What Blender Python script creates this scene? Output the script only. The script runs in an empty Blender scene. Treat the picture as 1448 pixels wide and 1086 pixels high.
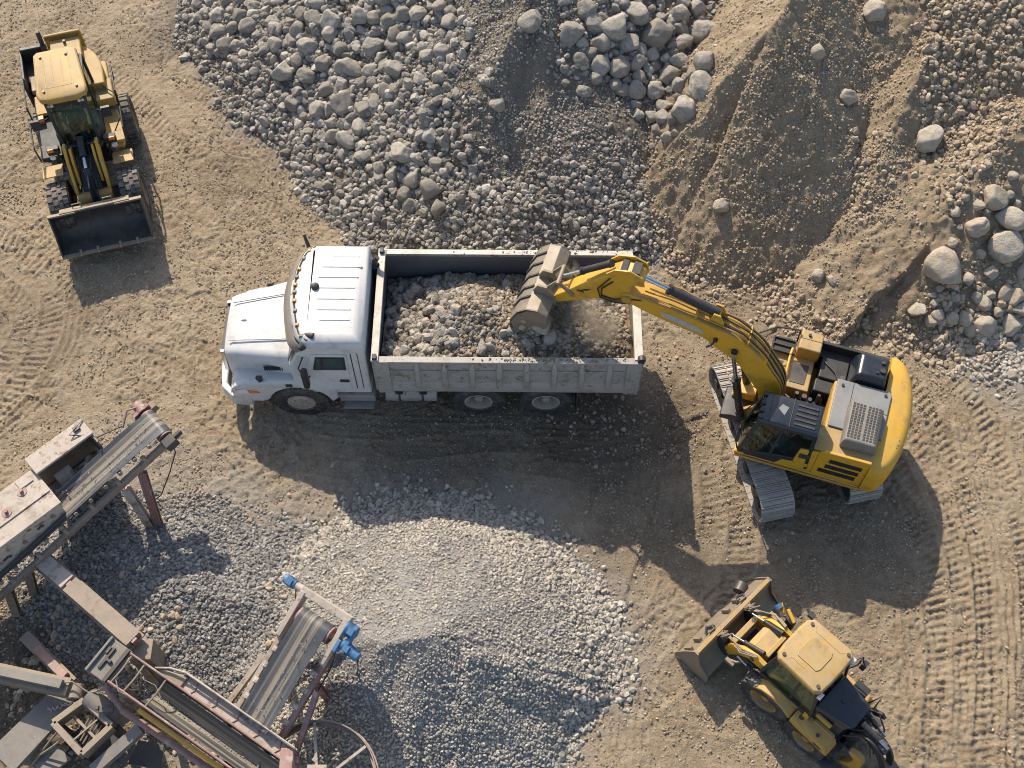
import bpy, bmesh, math, random
import numpy as np
from mathutils import Vector, Matrix, Quaternion
random.seed(7); RS = np.random.RandomState(11)
S = bpy.context.scene; C = S.collection
rad = math.radians
# ------------------------------------------------------------------ camera numbers (also used to lay out the yard)
CF, CT, CH, CD = 1750.0, rad(29), 24.4, 13.5
cs_, sn_ = math.cos(CT), math.sin(CT)
def at(px, py, z=0.0):
    u = (px-724)/CF; v = (543-py)/CF
    k = (z-CH)/(-cs_+v*sn_)
    return Vector((k*u, -CD+k*(sn_+v*cs_), z))
# ------------------------------------------------------------------ numpy noise
def _h(ix, iy, seed):
    n = (ix.astype(np.int64)*374761393 + iy.astype(np.int64)*668265263 + seed*974634777) & 0xffffffff
    n = ((n ^ (n >> 13))*1274126177) & 0xffffffff
    n = ((n ^ (n >> 15))*2246822519) & 0xffffffff
    return ((n ^ (n >> 16)) & 0xffffff)/float(0xffffff)
def vn(x, y, seed=0):
    x = np.asarray(x, float); y = np.asarray(y, float)
    xi = np.floor(x); yi = np.floor(y); fx = x-xi; fy = y-yi
    fx = fx*fx*fx*(fx*(fx*6-15)+10); fy = fy*fy*fy*(fy*(fy*6-15)+10)
    a = _h(xi, yi, seed); b = _h(xi+1, yi, seed); c = _h(xi, yi+1, seed); d = _h(xi+1, yi+1, seed)
    return (a+(b-a)*fx)*(1-fy)+(c+(d-c)*fx)*fy
def fbm(x, y, sc, oct=4, seed=0, gain=.5):
    x = np.asarray(x, float)/sc; y = np.asarray(y, float)/sc; t = 0; a = 1; n = 0
    for o in range(oct):
        ca, sa = math.cos(o*1.1+.4), math.sin(o*1.1+.4)
        t = t+a*(vn(ca*x-sa*y+o*17.3, sa*x+ca*y-o*9.1, seed+o)*2-1); n += a; a *= gain; x = x*2.03; y = y*2.03
    return t/n
def ridged(x, y, sc, oct=3, seed=0): return 1-np.abs(fbm(x, y, sc, oct, seed))*2
def sst(a, b, x):
    t = np.clip((x-a)/(b-a), 0, 1); return t*t*(3-2*t)
# ------------------------------------------------------------------ terrain
def polydist(x, y, P):
    best = np.full(x.shape, 1e9); arc = np.zeros(x.shape); side = np.zeros(x.shape); s0 = 0
    for (ax, ay), (bx, by) in zip(P[:-1], P[1:]):
        dx, dy = bx-ax, by-ay; L = math.hypot(dx, dy)
        t = np.clip(((x-ax)*dx+(y-ay)*dy)/(L*L), 0, 1)
        d = np.hypot(x-ax-t*dx, y-ay-t*dy); m = d < best
        best = np.where(m, d, best); arc = np.where(m, s0+t*L, arc)
        side = np.where(m, np.sign(dx*(y-ay)-dy*(x-ax)), side); s0 += L
    return best, arc, side
def spl(P, n=8):
    P = [np.array(p, float) for p in P]; out = []
    for i in range(len(P)-1):
        p0 = P[max(i-1, 0)]; p1 = P[i]; p2 = P[i+1]; p3 = P[min(i+2, len(P)-1)]
        for k in range(n):
            t = k/n
            out.append(.5*((2*p1)+(-p0+p2)*t+(2*p0-5*p1+4*p2-p3)*t*t+(-p0+3*p1-3*p2+p3)*t**3))
    out.append(P[-1]); return [tuple(o) for o in out]
def ppx(L): return [tuple(at(*q)[:2]) for q in L]
TRACKS = []
def trk(px, w, kind, depth=1.0): TRACKS.append((spl(ppx(px), 6), w, kind, depth))
R1 = [(1060, 395), (1150, 425), (1240, 485), (1310, 575), (1356, 670), (1385, 775), (1396, 880), (1396, 1000), (1390, 1120)]
def off(P, dx, dy): return [(x+dx, y+dy) for x, y in P]
trk(R1, .95, 'groove'); trk(off(R1, 62, -18), .22, 'cleat'); trk(off(R1, -2, 0), .22, 'cleat', .9); trk(off(R1, 34, -8), .16, 'groove'); trk(off(R1, -70, 34)[2:], .24, 'cleat', .9); trk(off(R1, -34, 16)[2:], .20, 'cleat', .8)
trk(off(R1, 105, -35)[:6], .24, 'cleat', .9); trk(off(R1, 150, -60)[:5], .22, 'cleat', .7)
trk([(1215, 640), (1280, 720), (1318, 800), (1330, 880), (1322, 980), (1310, 1100)], .22, 'cleat', .8)
trk([(1290, 870), (1300, 960), (1296, 1100)], .5, 'groove', .8)
trk([(960, 340), (1060, 372), (1160, 420)], .5, 'groove', .7)
trk([(130, 60), (250, 200), (390, 300), (560, 345)], .24, 'cleat', .6); trk([(190, 20), (320, 165), (450, 265), (600, 330)], .24, 'cleat', .5); trk([(230, 60), (340, 190), (430, 300), (470, 345)], .6, 'groove', .6)
trk([(-10, 330), (60, 380), (75, 450), (40, 530), (-20, 600)], .25, 'cleat', .8); trk([(-10, 395), (30, 430), (30, 480), (-20, 540)], .22, 'cleat', .7); trk([(-10, 290), (80, 350), (110, 450), (70, 540), (-20, 620)], .35, 'groove', .9)
trk([(80, 380), (140, 470), (240, 520), (330, 560)], .22, 'cleat', .5); trk([(0, 230), (60, 330), (110, 420), (230, 480), (330, 500)], .2, 'cleat', .5)
trk([(1040, 640), (1050, 780), (1010, 900), (900, 1000)], .3, 'cleat', .9); trk([(1000, 620), (1010, 740), (960, 860), (880, 930)], .26, 'cleat', .7); trk([(940, 900), (900, 980), (890, 1100)], .5, 'groove', .6)
trk([(230, 700), (330, 650), (430, 610)], .3, 'cleat', .6); trk([(250, 740), (360, 690), (440, 650)], .24, 'cleat', .5)
trk([(340, 610), (520, 640), (700, 625), (860, 640), (1000, 600)], .24, 'soft', .8); trk([(360, 640), (540, 668), (720, 655), (880, 672)], .24, 'soft', .7); trk([(420, 600), (620, 612), (860, 610)], .5, 'groove', .5)
trk([(900, 330), (1000, 370), (1100, 420)], .25, 'cleat', .6); trk([(940, 480), (960, 600), (940, 720), (900, 850)], .25, 'soft', .8)
def gbase(x, y):
    h = .07*fbm(x, y, 3.2, 3, 1)+.018*fbm(x, y, .55, 3, 5)
    for P, w, kind, dep in TRACKS:
        xs = [p[0] for p in P]; ys = [p[1] for p in P]
        m = (x > min(xs)-.8) & (x < max(xs)+.8) & (y > min(ys)-.8) & (y < max(ys)+.8)
        if not m.any(): continue
        xm, ym = x[m], y[m]
        d, s, sd = polydist(xm, ym, P); t = d/w
        fade = sst(-.55, .0, fbm(xm, ym, .8, 3, 44+int(10*P[0][0])))*dep
        ins = 1-sst(.85, 1.05, t); berm = sst(.9, 1.15, t)*(1-sst(1.15, 1.7, t))
        p = -.03*ins+.028*berm*(.6+.8*vn(xm*6, ym*6, 9))
        if kind == 'groove':
            lat = d*np.where(sd > 0, 1, -1)+.03*fbm(xm, ym, .5, 2, 8); gr = np.sin(2*math.pi*lat/.155+.6*np.sin(s*1.3))
            p = (.026*sst(-.3, .6, gr)+.008*np.sin(2*math.pi*s/.12+4*gr)*sst(.1, .6, vn(xm*2.2, ym*2.2, 6)))*(1-sst(.75, 1.0, t))
        if kind == 'cleat':
            c = np.sin(2*math.pi*(s/.17+.45*t*np.where(sd > 0, 1, -1)))
            p = p+.036*ins*sst(-.2, .5, c+.9*fbm(xm, ym, .2, 3, 3))*(.5+.8*vn(xm*2, ym*2, 71))
        h[m] += p*fade
    return h
def gdetail(x, y):
    c = fbm(x, y, .16, 3, 21, .6); k = fbm(x, y, .5, 2, 25)
    a = .45+.75*sst(-.35, .35, fbm(x, y, 1.1, 3, 27))
    return a*(.026*sst(.0, .2, c+.35*k)+.03*np.maximum(fbm(x, y, .3, 3, 29), 0)+.022*fbm(x, y, .075, 2, 31))
def ridge_h(x, y, P, sl, sr=None, nz=.35, seed=0):
    """height of a heap given a crest line of (px,py,z); sl / sr = slopes left / right of its run"""
    sr = sl if sr is None else sr
    W = [at(*p) for p in P]
    wx = x+nz*fbm(x, y, 1.6, 3, 60+seed); wy = y+nz*fbm(x, y, 1.6, 3, 80+seed)
    H = np.full(x.shape, -9.0)
    for a, b in zip(W[:-1], W[1:]):
        dx, dy = b.x-a.x, b.y-a.y; L2 = dx*dx+dy*dy
        t = np.clip(((wx-a.x)*dx+(wy-a.y)*dy)/L2, 0, 1)
        d = np.hypot(wx-a.x-t*dx, wy-a.y-t*dy)
        s = np.where(dx*(wy-a.y)-dy*(wx-a.x) > 0, sl, sr)
        H = np.maximum(H, a.z+t*(b.z-a.z)-s*d)
    return H
def hA(x, y):   # grey rock heap
    h = ridge_h(x, y, [(330, -110, 1.1), (400, -80, 1.7), (520, -60, 2.3), (745, -32, 3.3), (900, -40, 2.9), (1040, -60, 2.5)], .5, .5, .35, 1)
    h = np.maximum(h, ridge_h(x, y, [(745, -32, 3.5), (690, 110, 2.45), (652, 230, 1.15), (632, 310, .2)], .68, .72, .3, 2))
    h = np.maximum(h, ridge_h(x, y, [(750, -32, 3.5), (772, 150, 2.0), (785, 325, .25)], .6, .6, .3, 12))
    h = np.maximum(h, ridge_h(x, y, [(930, -40, 2.6), (940, 120, 1.4), (895, 300, .25)], .5, .5, .3, 3))
    h = np.maximum(h, ridge_h(x, y, [(975, -40, 2.6), (962, 110, 1.45), (915, 280, .4)], .5, .62, .2, 14))
    return h+.10*fbm(x, y, .7, 4, 101)+.035*fbm(x, y, .16, 2, 103)
def hB(x, y):   # brown mound with a sharp crest
    h = ridge_h(x, y, [(1150, -60, 4.0), (1095, 35, 3.75), (1012, 130, 2.55), (945, 235, 1.05), (912, 300, .1)], .80, 1.0, .10, 4)
    h = np.maximum(h, ridge_h(x, y, [(1120, 60, 3.1), (1172, 185, 1.75), (1205, 300, .6), (1215, 370, .1)], .8, .7, .25, 5))
    return h+.07*(ridged(x, y, .8, 4, 111)-.6)+.05*(ridged(x, y, .3, 3, 112)-.6)+.05*fbm(x, y, .2, 3, 113)+.035*np.maximum(fbm(x, y, .1, 2, 115), -.1)
def hC(x, y):   # brown slope on the right
    h = ridge_h(x, y, [(1470, 160, 2.7), (1380, 250, 2.0), (1332, 308, 1.55), (1262, 365, .85), (1200, 410, .1)], .58, .40, .25, 6)
    h = np.maximum(h, ridge_h(x, y, [(1560, -90, 4.6), (1300, -60, 3.7), (1200, -20, 3.0), (1130, 40, 2.0)], .62, .42, .4, 7))
    h = np.maximum(h, ridge_h(x, y, [(1330, 60, 3.0), (1262, 190, 1.9), (1226, 300, .7)], .5, .62, .3, 8))
    return h+.07*(ridged(x, y, .8, 4, 121)-.6)+.05*(ridged(x, y, .3, 3, 122)-.6)+.05*fbm(x, y, .2, 3, 123)+.035*np.maximum(fbm(x, y, .1, 2, 125), -.1)
def hG(x, y):   # crushed gravel heap
    h = ridge_h(x, y, [(430, 985, .5), (490, 935, 1.3), (550, 912, 1.9), (600, 905, 2.1), (640, 916, 1.8), (672, 945, 1.15), (690, 985, .75)], .55, .68, .28, 9)
    h = np.maximum(h, ridge_h(x, y, [(662, 925, 1.75), (652, 1010, 1.2), (640, 1090, .75)], .62, .62, .14, 10))
    return h+.05*fbm(x, y, .6, 3, 131)+.02*fbm(x, y, .15, 2, 133)
def hL(x, y):   # low spread of gravel below the conveyors
    h = ridge_h(x, y, [(150, 790, .45), (240, 830, .62), (330, 850, .55), (420, 880, .6)], .3, .3, .3, 11)
    return h+.04*fbm(x, y, .7, 3, 141)+.02*fbm(x, y, .15, 2, 143)
PILES = [hA, hB, hC, hG, hL]
def hills(x, y): return np.maximum.reduce([f(x, y) for f in PILES])
GX0, GY0, GST = -16.0, -11.0, .05
_gx, _gy = np.meshgrid(np.arange(GX0, 16.01, GST), np.arange(GY0, 14.01, GST))
HG = np.maximum(gbase(_gx.ravel(), _gy.ravel()), hills(_gx.ravel(), _gy.ravel())).reshape(_gx.shape)
def H(x, y):
    x = np.atleast_1d(np.asarray(x, float)); y = np.atleast_1d(np.asarray(y, float))
    u = np.clip((x-GX0)/GST, 0, HG.shape[1]-1.001); v = np.clip((y-GY0)/GST, 0, HG.shape[0]-1.001); i = u.astype(int); j = v.astype(int); u = u-i; v = v-j
    return (HG[j, i]*(1-u)+HG[j, i+1]*u)*(1-v)+(HG[j+1, i]*(1-u)+HG[j+1, i+1]*u)*v
def hit(px, py):
    z = 0.0
    for i in range(26):
        p = at(px, py, z); z += .5*(float(H(p.x, p.y)[0])-z)
    p = at(px, py, z); return p
# ------------------------------------------------------------------ materials
def nodes(name):
    m = bpy.data.materials.new(name); m.use_nodes = True; nt = m.node_tree
    return m, nt, nt.nodes['Principled BSDF']
def N(nt, t, **kw):
    n = nt.nodes.new(t)
    for k, v in kw.items():
        if k in n.inputs: n.inputs[k].default_value = v
        else: setattr(n, k, v)
    return n
def ln(nt, a, b): nt.links.new(a, b)
def mixc(nt, fac, a, b):
    n = nt.nodes.new('ShaderNodeMix'); n.data_type = 'RGBA'
    for s, v in ((0, fac), (6, a), (7, b)):
        if hasattr(v, 'is_linked'): ln(nt, v, n.inputs[s])
        else: n.inputs[s].default_value = v if s == 0 else (*v, 1)
    return n.outputs[2]
def ramp(nt, src, a, b):
    n = nt.nodes.new('ShaderNodeMapRange'); n.inputs[1].default_value = a; n.inputs[2].default_value = b; ln(nt, src, n.inputs[0]); return n.outputs[0]
def mul(nt, a, b):
    n = nt.nodes.new('ShaderNodeMath'); n.operation = 'MULTIPLY'
    for i, v in enumerate((a, b)):
        if hasattr(v, 'is_linked'): ln(nt, v, n.inputs[i])
        else: n.inputs[i].default_value = v
    return n.outputs[0]
def noise(nt, sc, det=4, rough=.6, obj=True):
    tc = nt.nodes.new('ShaderNodeTexCoord'); n = N(nt, 'ShaderNodeTexNoise'); n.inputs['Scale'].default_value = sc; n.inputs['Detail'].default_value = det; n.inputs['Roughness'].default_value = rough
    ln(nt, tc.outputs['Object'], n.inputs['Vector']); return n.outputs[0]
def bump(nt, bs, h, st, dist=.02):
    b = N(nt, 'ShaderNodeBump'); b.inputs['Strength'].default_value = st; b.inputs['Distance'].default_value = dist
    ln(nt, h, b.inputs['Height']); ln(nt, b.outputs[0], bs.inputs['Normal'])
def soil(name, cols, grey=None, sc=1.0):
    """loose earth: three tones broken up at several sizes; 'grey' = tone of stone dust, spread by the grey attribute"""
    m, nt, bs = nodes(name); bs.inputs['Roughness'].default_value = .95; bs.inputs['Specular IOR Level'].default_value = .15
    c = mixc(nt, ramp(nt, noise(nt, .35*sc, 5), .38, .62), cols[0], cols[1])
    c = mixc(nt, ramp(nt, noise(nt, 3.0*sc, 5, .7), .45, .75), c, cols[2])
    if grey:
        a = N(nt, 'ShaderNodeAttribute', attribute_name='grey'); c = mixc(nt, a.outputs['Fac'], c, grey)
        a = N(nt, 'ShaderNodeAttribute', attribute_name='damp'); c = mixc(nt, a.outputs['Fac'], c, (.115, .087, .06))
    fine = noise(nt, 22*sc, 5, .75)
    c = mixc(nt, mul(nt, ramp(nt, fine, .54, .72), .6), c, tuple(v*1.7 for v in cols[0]))
    c = mixc(nt, mul(nt, ramp(nt, fine, .46, .28), .75), c, tuple(v*.5 for v in cols[1]))  # dark flecks painted into the soil colour for the tiny shadows between crumbs
    ln(nt, c, bs.inputs['Base Color']); bump(nt, bs, noise(nt, 26*sc, 6, .78), 1.0, .05); return m
def stone(name, a, b, sp=None):
    m, nt, bs = nodes(name); bs.inputs['Roughness'].default_value = .9; bs.inputs['Specular IOR Level'].default_value = .2
    t = N(nt, 'ShaderNodeAttribute', attribute_name='tint')
    c = mixc(nt, t.outputs['Fac'], a, b)
    c = mixc(nt, mul(nt, ramp(nt, noise(nt, 9, 5, .7), .45, .75), .5), c, sp or tuple(v*.6 for v in a))
    ln(nt, c, bs.inputs['Base Color']); bump(nt, bs, noise(nt, 28, 4, .7), .5, .02); return m
def boulder_mat(name, a, b, d):
    m, nt, bs = nodes(name); bs.inputs['Roughness'].default_value = .92; bs.inputs['Specular IOR Level'].default_value = .2
    oi = nt.nodes.new('ShaderNodeObjectInfo'); c = mixc(nt, oi.outputs['Random'], a, b)
    c = mixc(nt, mul(nt, ramp(nt, noise(nt, 2.6, 6, .7), .42, .66), .7), c, d)
    c = mixc(nt, mul(nt, ramp(nt, noise(nt, 14, 5, .7), .5, .72), .5), c, tuple(v*.55 for v in a))
    ln(nt, c, bs.inputs['Base Color']); bump(nt, bs, noise(nt, 7, 8, .7), .7, .06); return m
def paint(name, col, rough=.45, dust=(.36, .285, .19), amt=.6, metal=0.0, chips=None, spec=.4, scr=.3, sc=1.0, stain=.45):
    """painted steel; dust settles on faces that look up"""
    m, nt, bs = nodes(name); bs.inputs['Metallic'].default_value = metal; bs.inputs['Specular IOR Level'].default_value = spec
    g = nt.nodes.new('ShaderNodeNewGeometry'); sx = nt.nodes.new('ShaderNodeSeparateXYZ'); ln(nt, g.outputs['Normal'], sx.inputs[0])
    up = ramp(nt, sx.outputs[2], .0, .9)
    c = mixc(nt, mul(nt, ramp(nt, noise(nt, 1.3*sc, 5, .65), .35, .7), scr), col, tuple(v*.72 for v in col))
    if chips:
        c = mixc(nt, ramp(nt, noise(nt, 5.5*sc, 6, .75), chips[1], chips[1]+.06), c, chips[0])
    st = ramp(nt, noise(nt, 2.1*sc, 7, .75), .52, .64); c = mixc(nt, mul(nt, st, stain), c, tuple(v*.42 for v in dust))
    st = ramp(nt, noise(nt, 11*sc, 4, .7), .60, .68); c = mixc(nt, mul(nt, st, stain*.8), c, tuple(v*.5 for v in dust))
    n2 = noise(nt, 3.1*sc, 6, .7)
    f = mul(nt, mul(nt, ramp(nt, n2, .25, .75), amt), up)
    c = mixc(nt, f, c, dust)
    f2 = mul(nt, ramp(nt, noise(nt, 7*sc, 5, .7), .5, .8), amt*.6); c = mixc(nt, f2, c, tuple(v*.8 for v in dust))
    ln(nt, c, bs.inputs['Base Color'])
    r = nt.nodes.new('ShaderNodeMapRange'); ln(nt, n2, r.inputs[0]); r.inputs[3].default_value = rough-.1; r.inputs[4].default_value = min(1, rough+.35); ln(nt, r.outputs[0], bs.inputs['Roughness'])
    bump(nt, bs, noise(nt, 18, 4, .6), .12, .01); return m
def glass(name, tint=(.30, .38, .36)):
    m, nt, bs = nodes(name); nt.nodes.remove(bs); out = nt.nodes['Material Output']
    t = N(nt, 'ShaderNodeBsdfTransparent'); t.inputs[0].default_value = (*tint, 1); g = N(nt, 'ShaderNodeBsdfGlossy'); g.inputs['Roughness'].default_value = .04
    lw = nt.nodes.new('ShaderNodeLayerWeight'); lw.inputs[0].default_value = .5; pw = nt.nodes.new('ShaderNodeMath'); pw.operation = 'POWER'; ln(nt, lw.outputs['Facing'], pw.inputs[0]); pw.inputs[1].default_value = 5
    f = nt.nodes.new('ShaderNodeMath'); f.operation = 'MULTIPLY_ADD'; ln(nt, pw.outputs[0], f.inputs[0]); f.inputs[1].default_value = .9; f.inputs[2].default_value = .04; mx = nt.nodes.new('ShaderNodeMixShader')
    ln(nt, f.outputs[0], mx.inputs[0]); ln(nt, t.outputs[0], mx.inputs[1]); ln(nt, g.outputs[0], mx.inputs[2]); ln(nt, mx.outputs[0], out.inputs[0]); return m
M = {}
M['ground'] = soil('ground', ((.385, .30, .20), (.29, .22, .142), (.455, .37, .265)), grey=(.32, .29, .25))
M['moundA'] = soil('heap_grey_soil', ((.25, .205, .15), (.185, .15, .112), (.31, .262, .205)))
M['moundB'] = soil('heap_brown_soil', ((.36, .28, .185), (.28, .21, .135), (.42, .335, .23)))
M['load'] = soil('load_soil', ((.25, .19, .125), (.18, .135, .09), (.31, .245, .17)))
M['moundG'] = soil('heap_gravel_soil', ((.30, .285, .265), (.24, .228, .21), (.36, .34, .31)))
M['gravel'] = stone('gravel_stone', (.30, .268, .225), (.61, .55, .46))
M['gravelA'] = stone('heap_stone', (.18, .16, .13), (.58, .52, .44))
M['gravelL'] = stone('load_stone', (.15, .13, .105), (.52, .46, .38)); M['gravelD'] = stone('load_clod', (.19, .145, .095), (.50, .41, .30))
M['gravelB'] = stone('brown_stone', (.34, .26, .175), (.52, .43, .32))
M['crumb'] = stone('earth_crumb', (.25, .19, .125), (.56, .46, .34)); M['gravelK'] = stone('plant_stone', (.16, .15, .135), (.46, .43, .39))
M['boulderA'] = boulder_mat('grey_boulder', (.31, .275, .225), (.50, .45, .375), (.23, .20, .155))
M['boulderC'] = boulder_mat('tan_boulder', (.46, .385, .295), (.50, .45, .37), (.36, .29, .20))
M['white'] = paint('white_paint', (.60, .60, .59), .34, dust=(.46, .40, .32), amt=.42, spec=.5, scr=.2, stain=.34)
M['cream'] = paint('dusty_white_paint', (.62, .60, .56), .5, amt=.5)
M['galv'] = paint('galvanised_body', (.37, .36, .34), .45, dust=(.42, .37, .30), amt=.75, metal=.3, chips=((.17, .115, .08), .57), stain=.6)
M['bodyin'] = paint('body_inner_steel', (.15, .165, .19), .45, amt=.5, metal=.4)
M['yel'] = paint('yellow_paint', (.66, .36, .018), .40, dust=(.44, .32, .17), amt=.42, spec=.5, scr=.45, chips=((.22, .13, .05), .70))
M['yeld'] = paint('faded_yellow_paint', (.47, .275, .05), .5, dust=(.42, .32, .19), amt=1.0, scr=.6, chips=((.26, .17, .085), .63), stain=.7)
M['yelm'] = paint('dirty_yellow_paint', (.50, .28, .035), .48, dust=(.40, .30, .18), amt=.8, scr=.5, chips=((.16, .10, .05), .66))
M['black'] = paint('black_plastic', (.022, .024, .028), .4, dust=(.20, .17, .13), amt=.26, stain=.2)
M['blackg'] = paint('black_gloss', (.012, .018, .027), .16, dust=(.2, .17, .13), amt=.08, spec=.6, stain=.06, scr=.1)
M['steel'] = paint('dark_steel', (.07, .07, .075), .4, dust=(.22, .18, .14), amt=.5, metal=.5)
M['buck'] = paint('bucket_steel', (.05, .054, .06), .42, dust=(.24, .195, .145), amt=.6, metal=.3, stain=.6)
M['worn'] = paint('worn_earthy_steel', (.24, .195, .145), .5, dust=(.36, .285, .195), amt=.9, metal=.15, chips=((.13, .09, .065), .58), scr=.6)
M['grey'] = paint('grey_paint', (.18, .17, .155), .5, dust=(.29, .245, .19), amt=.8, chips=((.12, .085, .065), .58), scr=.6)
M['hood'] = paint('grey_engine_cover', (.19, .20, .21), .42, dust=(.34, .31, .27), amt=.55)
M['rubber'] = paint('tyre_rubber', (.045, .045, .046), .8, dust=(.34, .29, .23), amt=1.0, spec=.2)
M['belt'] = paint('belt_rubber', (.05, .056, .065), .42, dust=(.28, .24, .19), amt=.5, sc=.8)
def beltmat():
    m = paint('belt_rubber', (.042, .052, .066), .3, dust=(.22, .19, .15), amt=.3, stain=.2); nt = m.node_tree; bs = nt.nodes['Principled BSDF']
    old = bs.inputs['Base Color'].links[0].from_socket; a = N(nt, 'ShaderNodeAttribute', attribute_name='streak')
    ln(nt, mixc(nt, a.outputs['Fac'], old, (.30, .25, .185)), bs.inputs['Base Color']); return m
M['belt2'] = beltmat()
M['beltdust'] = paint('belt_fines', (.30, .25, .185), .9, dust=(.40, .33, .24), amt=.7)
M['shoe'] = paint('track_shoe_steel', (.34, .315, .28), .55, dust=(.50, .43, .35), amt=.8, metal=.15)
M['rim'] = paint('wheel_rim', (.42, .37, .30), .5, amt=.6)
M['rimy'] = paint('yellow_rim', (.42, .25, .05), .55, dust=(.36, .27, .16), amt=.7)
M['chrome'] = paint('chrome_rod', (.62, .66, .72), .15, amt=.08, metal=1.0)
M['rust'] = paint('rusty_cream_paint', (.50, .43, .36), .55, dust=(.40, .32, .24), amt=.7, chips=((.20, .10, .06), .56), scr=.5, stain=.75)
M['pink'] = paint('faded_red_paint', (.30, .135, .115), .5, dust=(.44, .35, .29), amt=.75, chips=((.48, .39, .34), .55), scr=.5, stain=.75)
M['timber'] = paint('weathered_steel_beam', (.27, .215, .17), .6, dust=(.36, .285, .21), amt=.8, chips=((.17, .09, .06), .56), scr=.5, stain=.75)
M['blue'] = paint('blue_paint', (.03, .17, .36), .4, dust=(.3, .3, .28), amt=.3)
M['amber'] = paint('amber_lens', (.75, .24, .01), .25, amt=.1, spec=.6)
M['lens'] = paint('clear_lens', (.7, .7, .72), .1, amt=.1, spec=.8)
M['fabric'] = paint('seat_fabric', (.05, .075, .08), .8, amt=.1, stain=.1)
M['shirt'] = paint('work_shirt', (.06, .19, .20), .8, amt=.1, stain=.1); M['skin'] = paint('skin', (.42, .24, .16), .55, amt=0, stain=0, scr=.05)
M['hair'] = paint('dark_hair', (.03, .022, .018), .6, amt=0)
M['glass'] = glass('tinted_glass', (.52, .62, .58)); M['pane'] = paint('teal_pane', (.025, .065, .065), .12, amt=.1, spec=.7, stain=.1); M['glass2'] = glass('green_glass', (.66, .75, .71)); M['cabin'] = paint('cab_interior', (.10, .11, .10), .7, amt=.15, stain=.1)
M['visor'] = paint('bronze_visor', (.17, .15, .13), .25, amt=.35, spec=.6)
M['sticker'] = paint('grey_sticker', (.45, .44, .42), .4, amt=.4)
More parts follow.
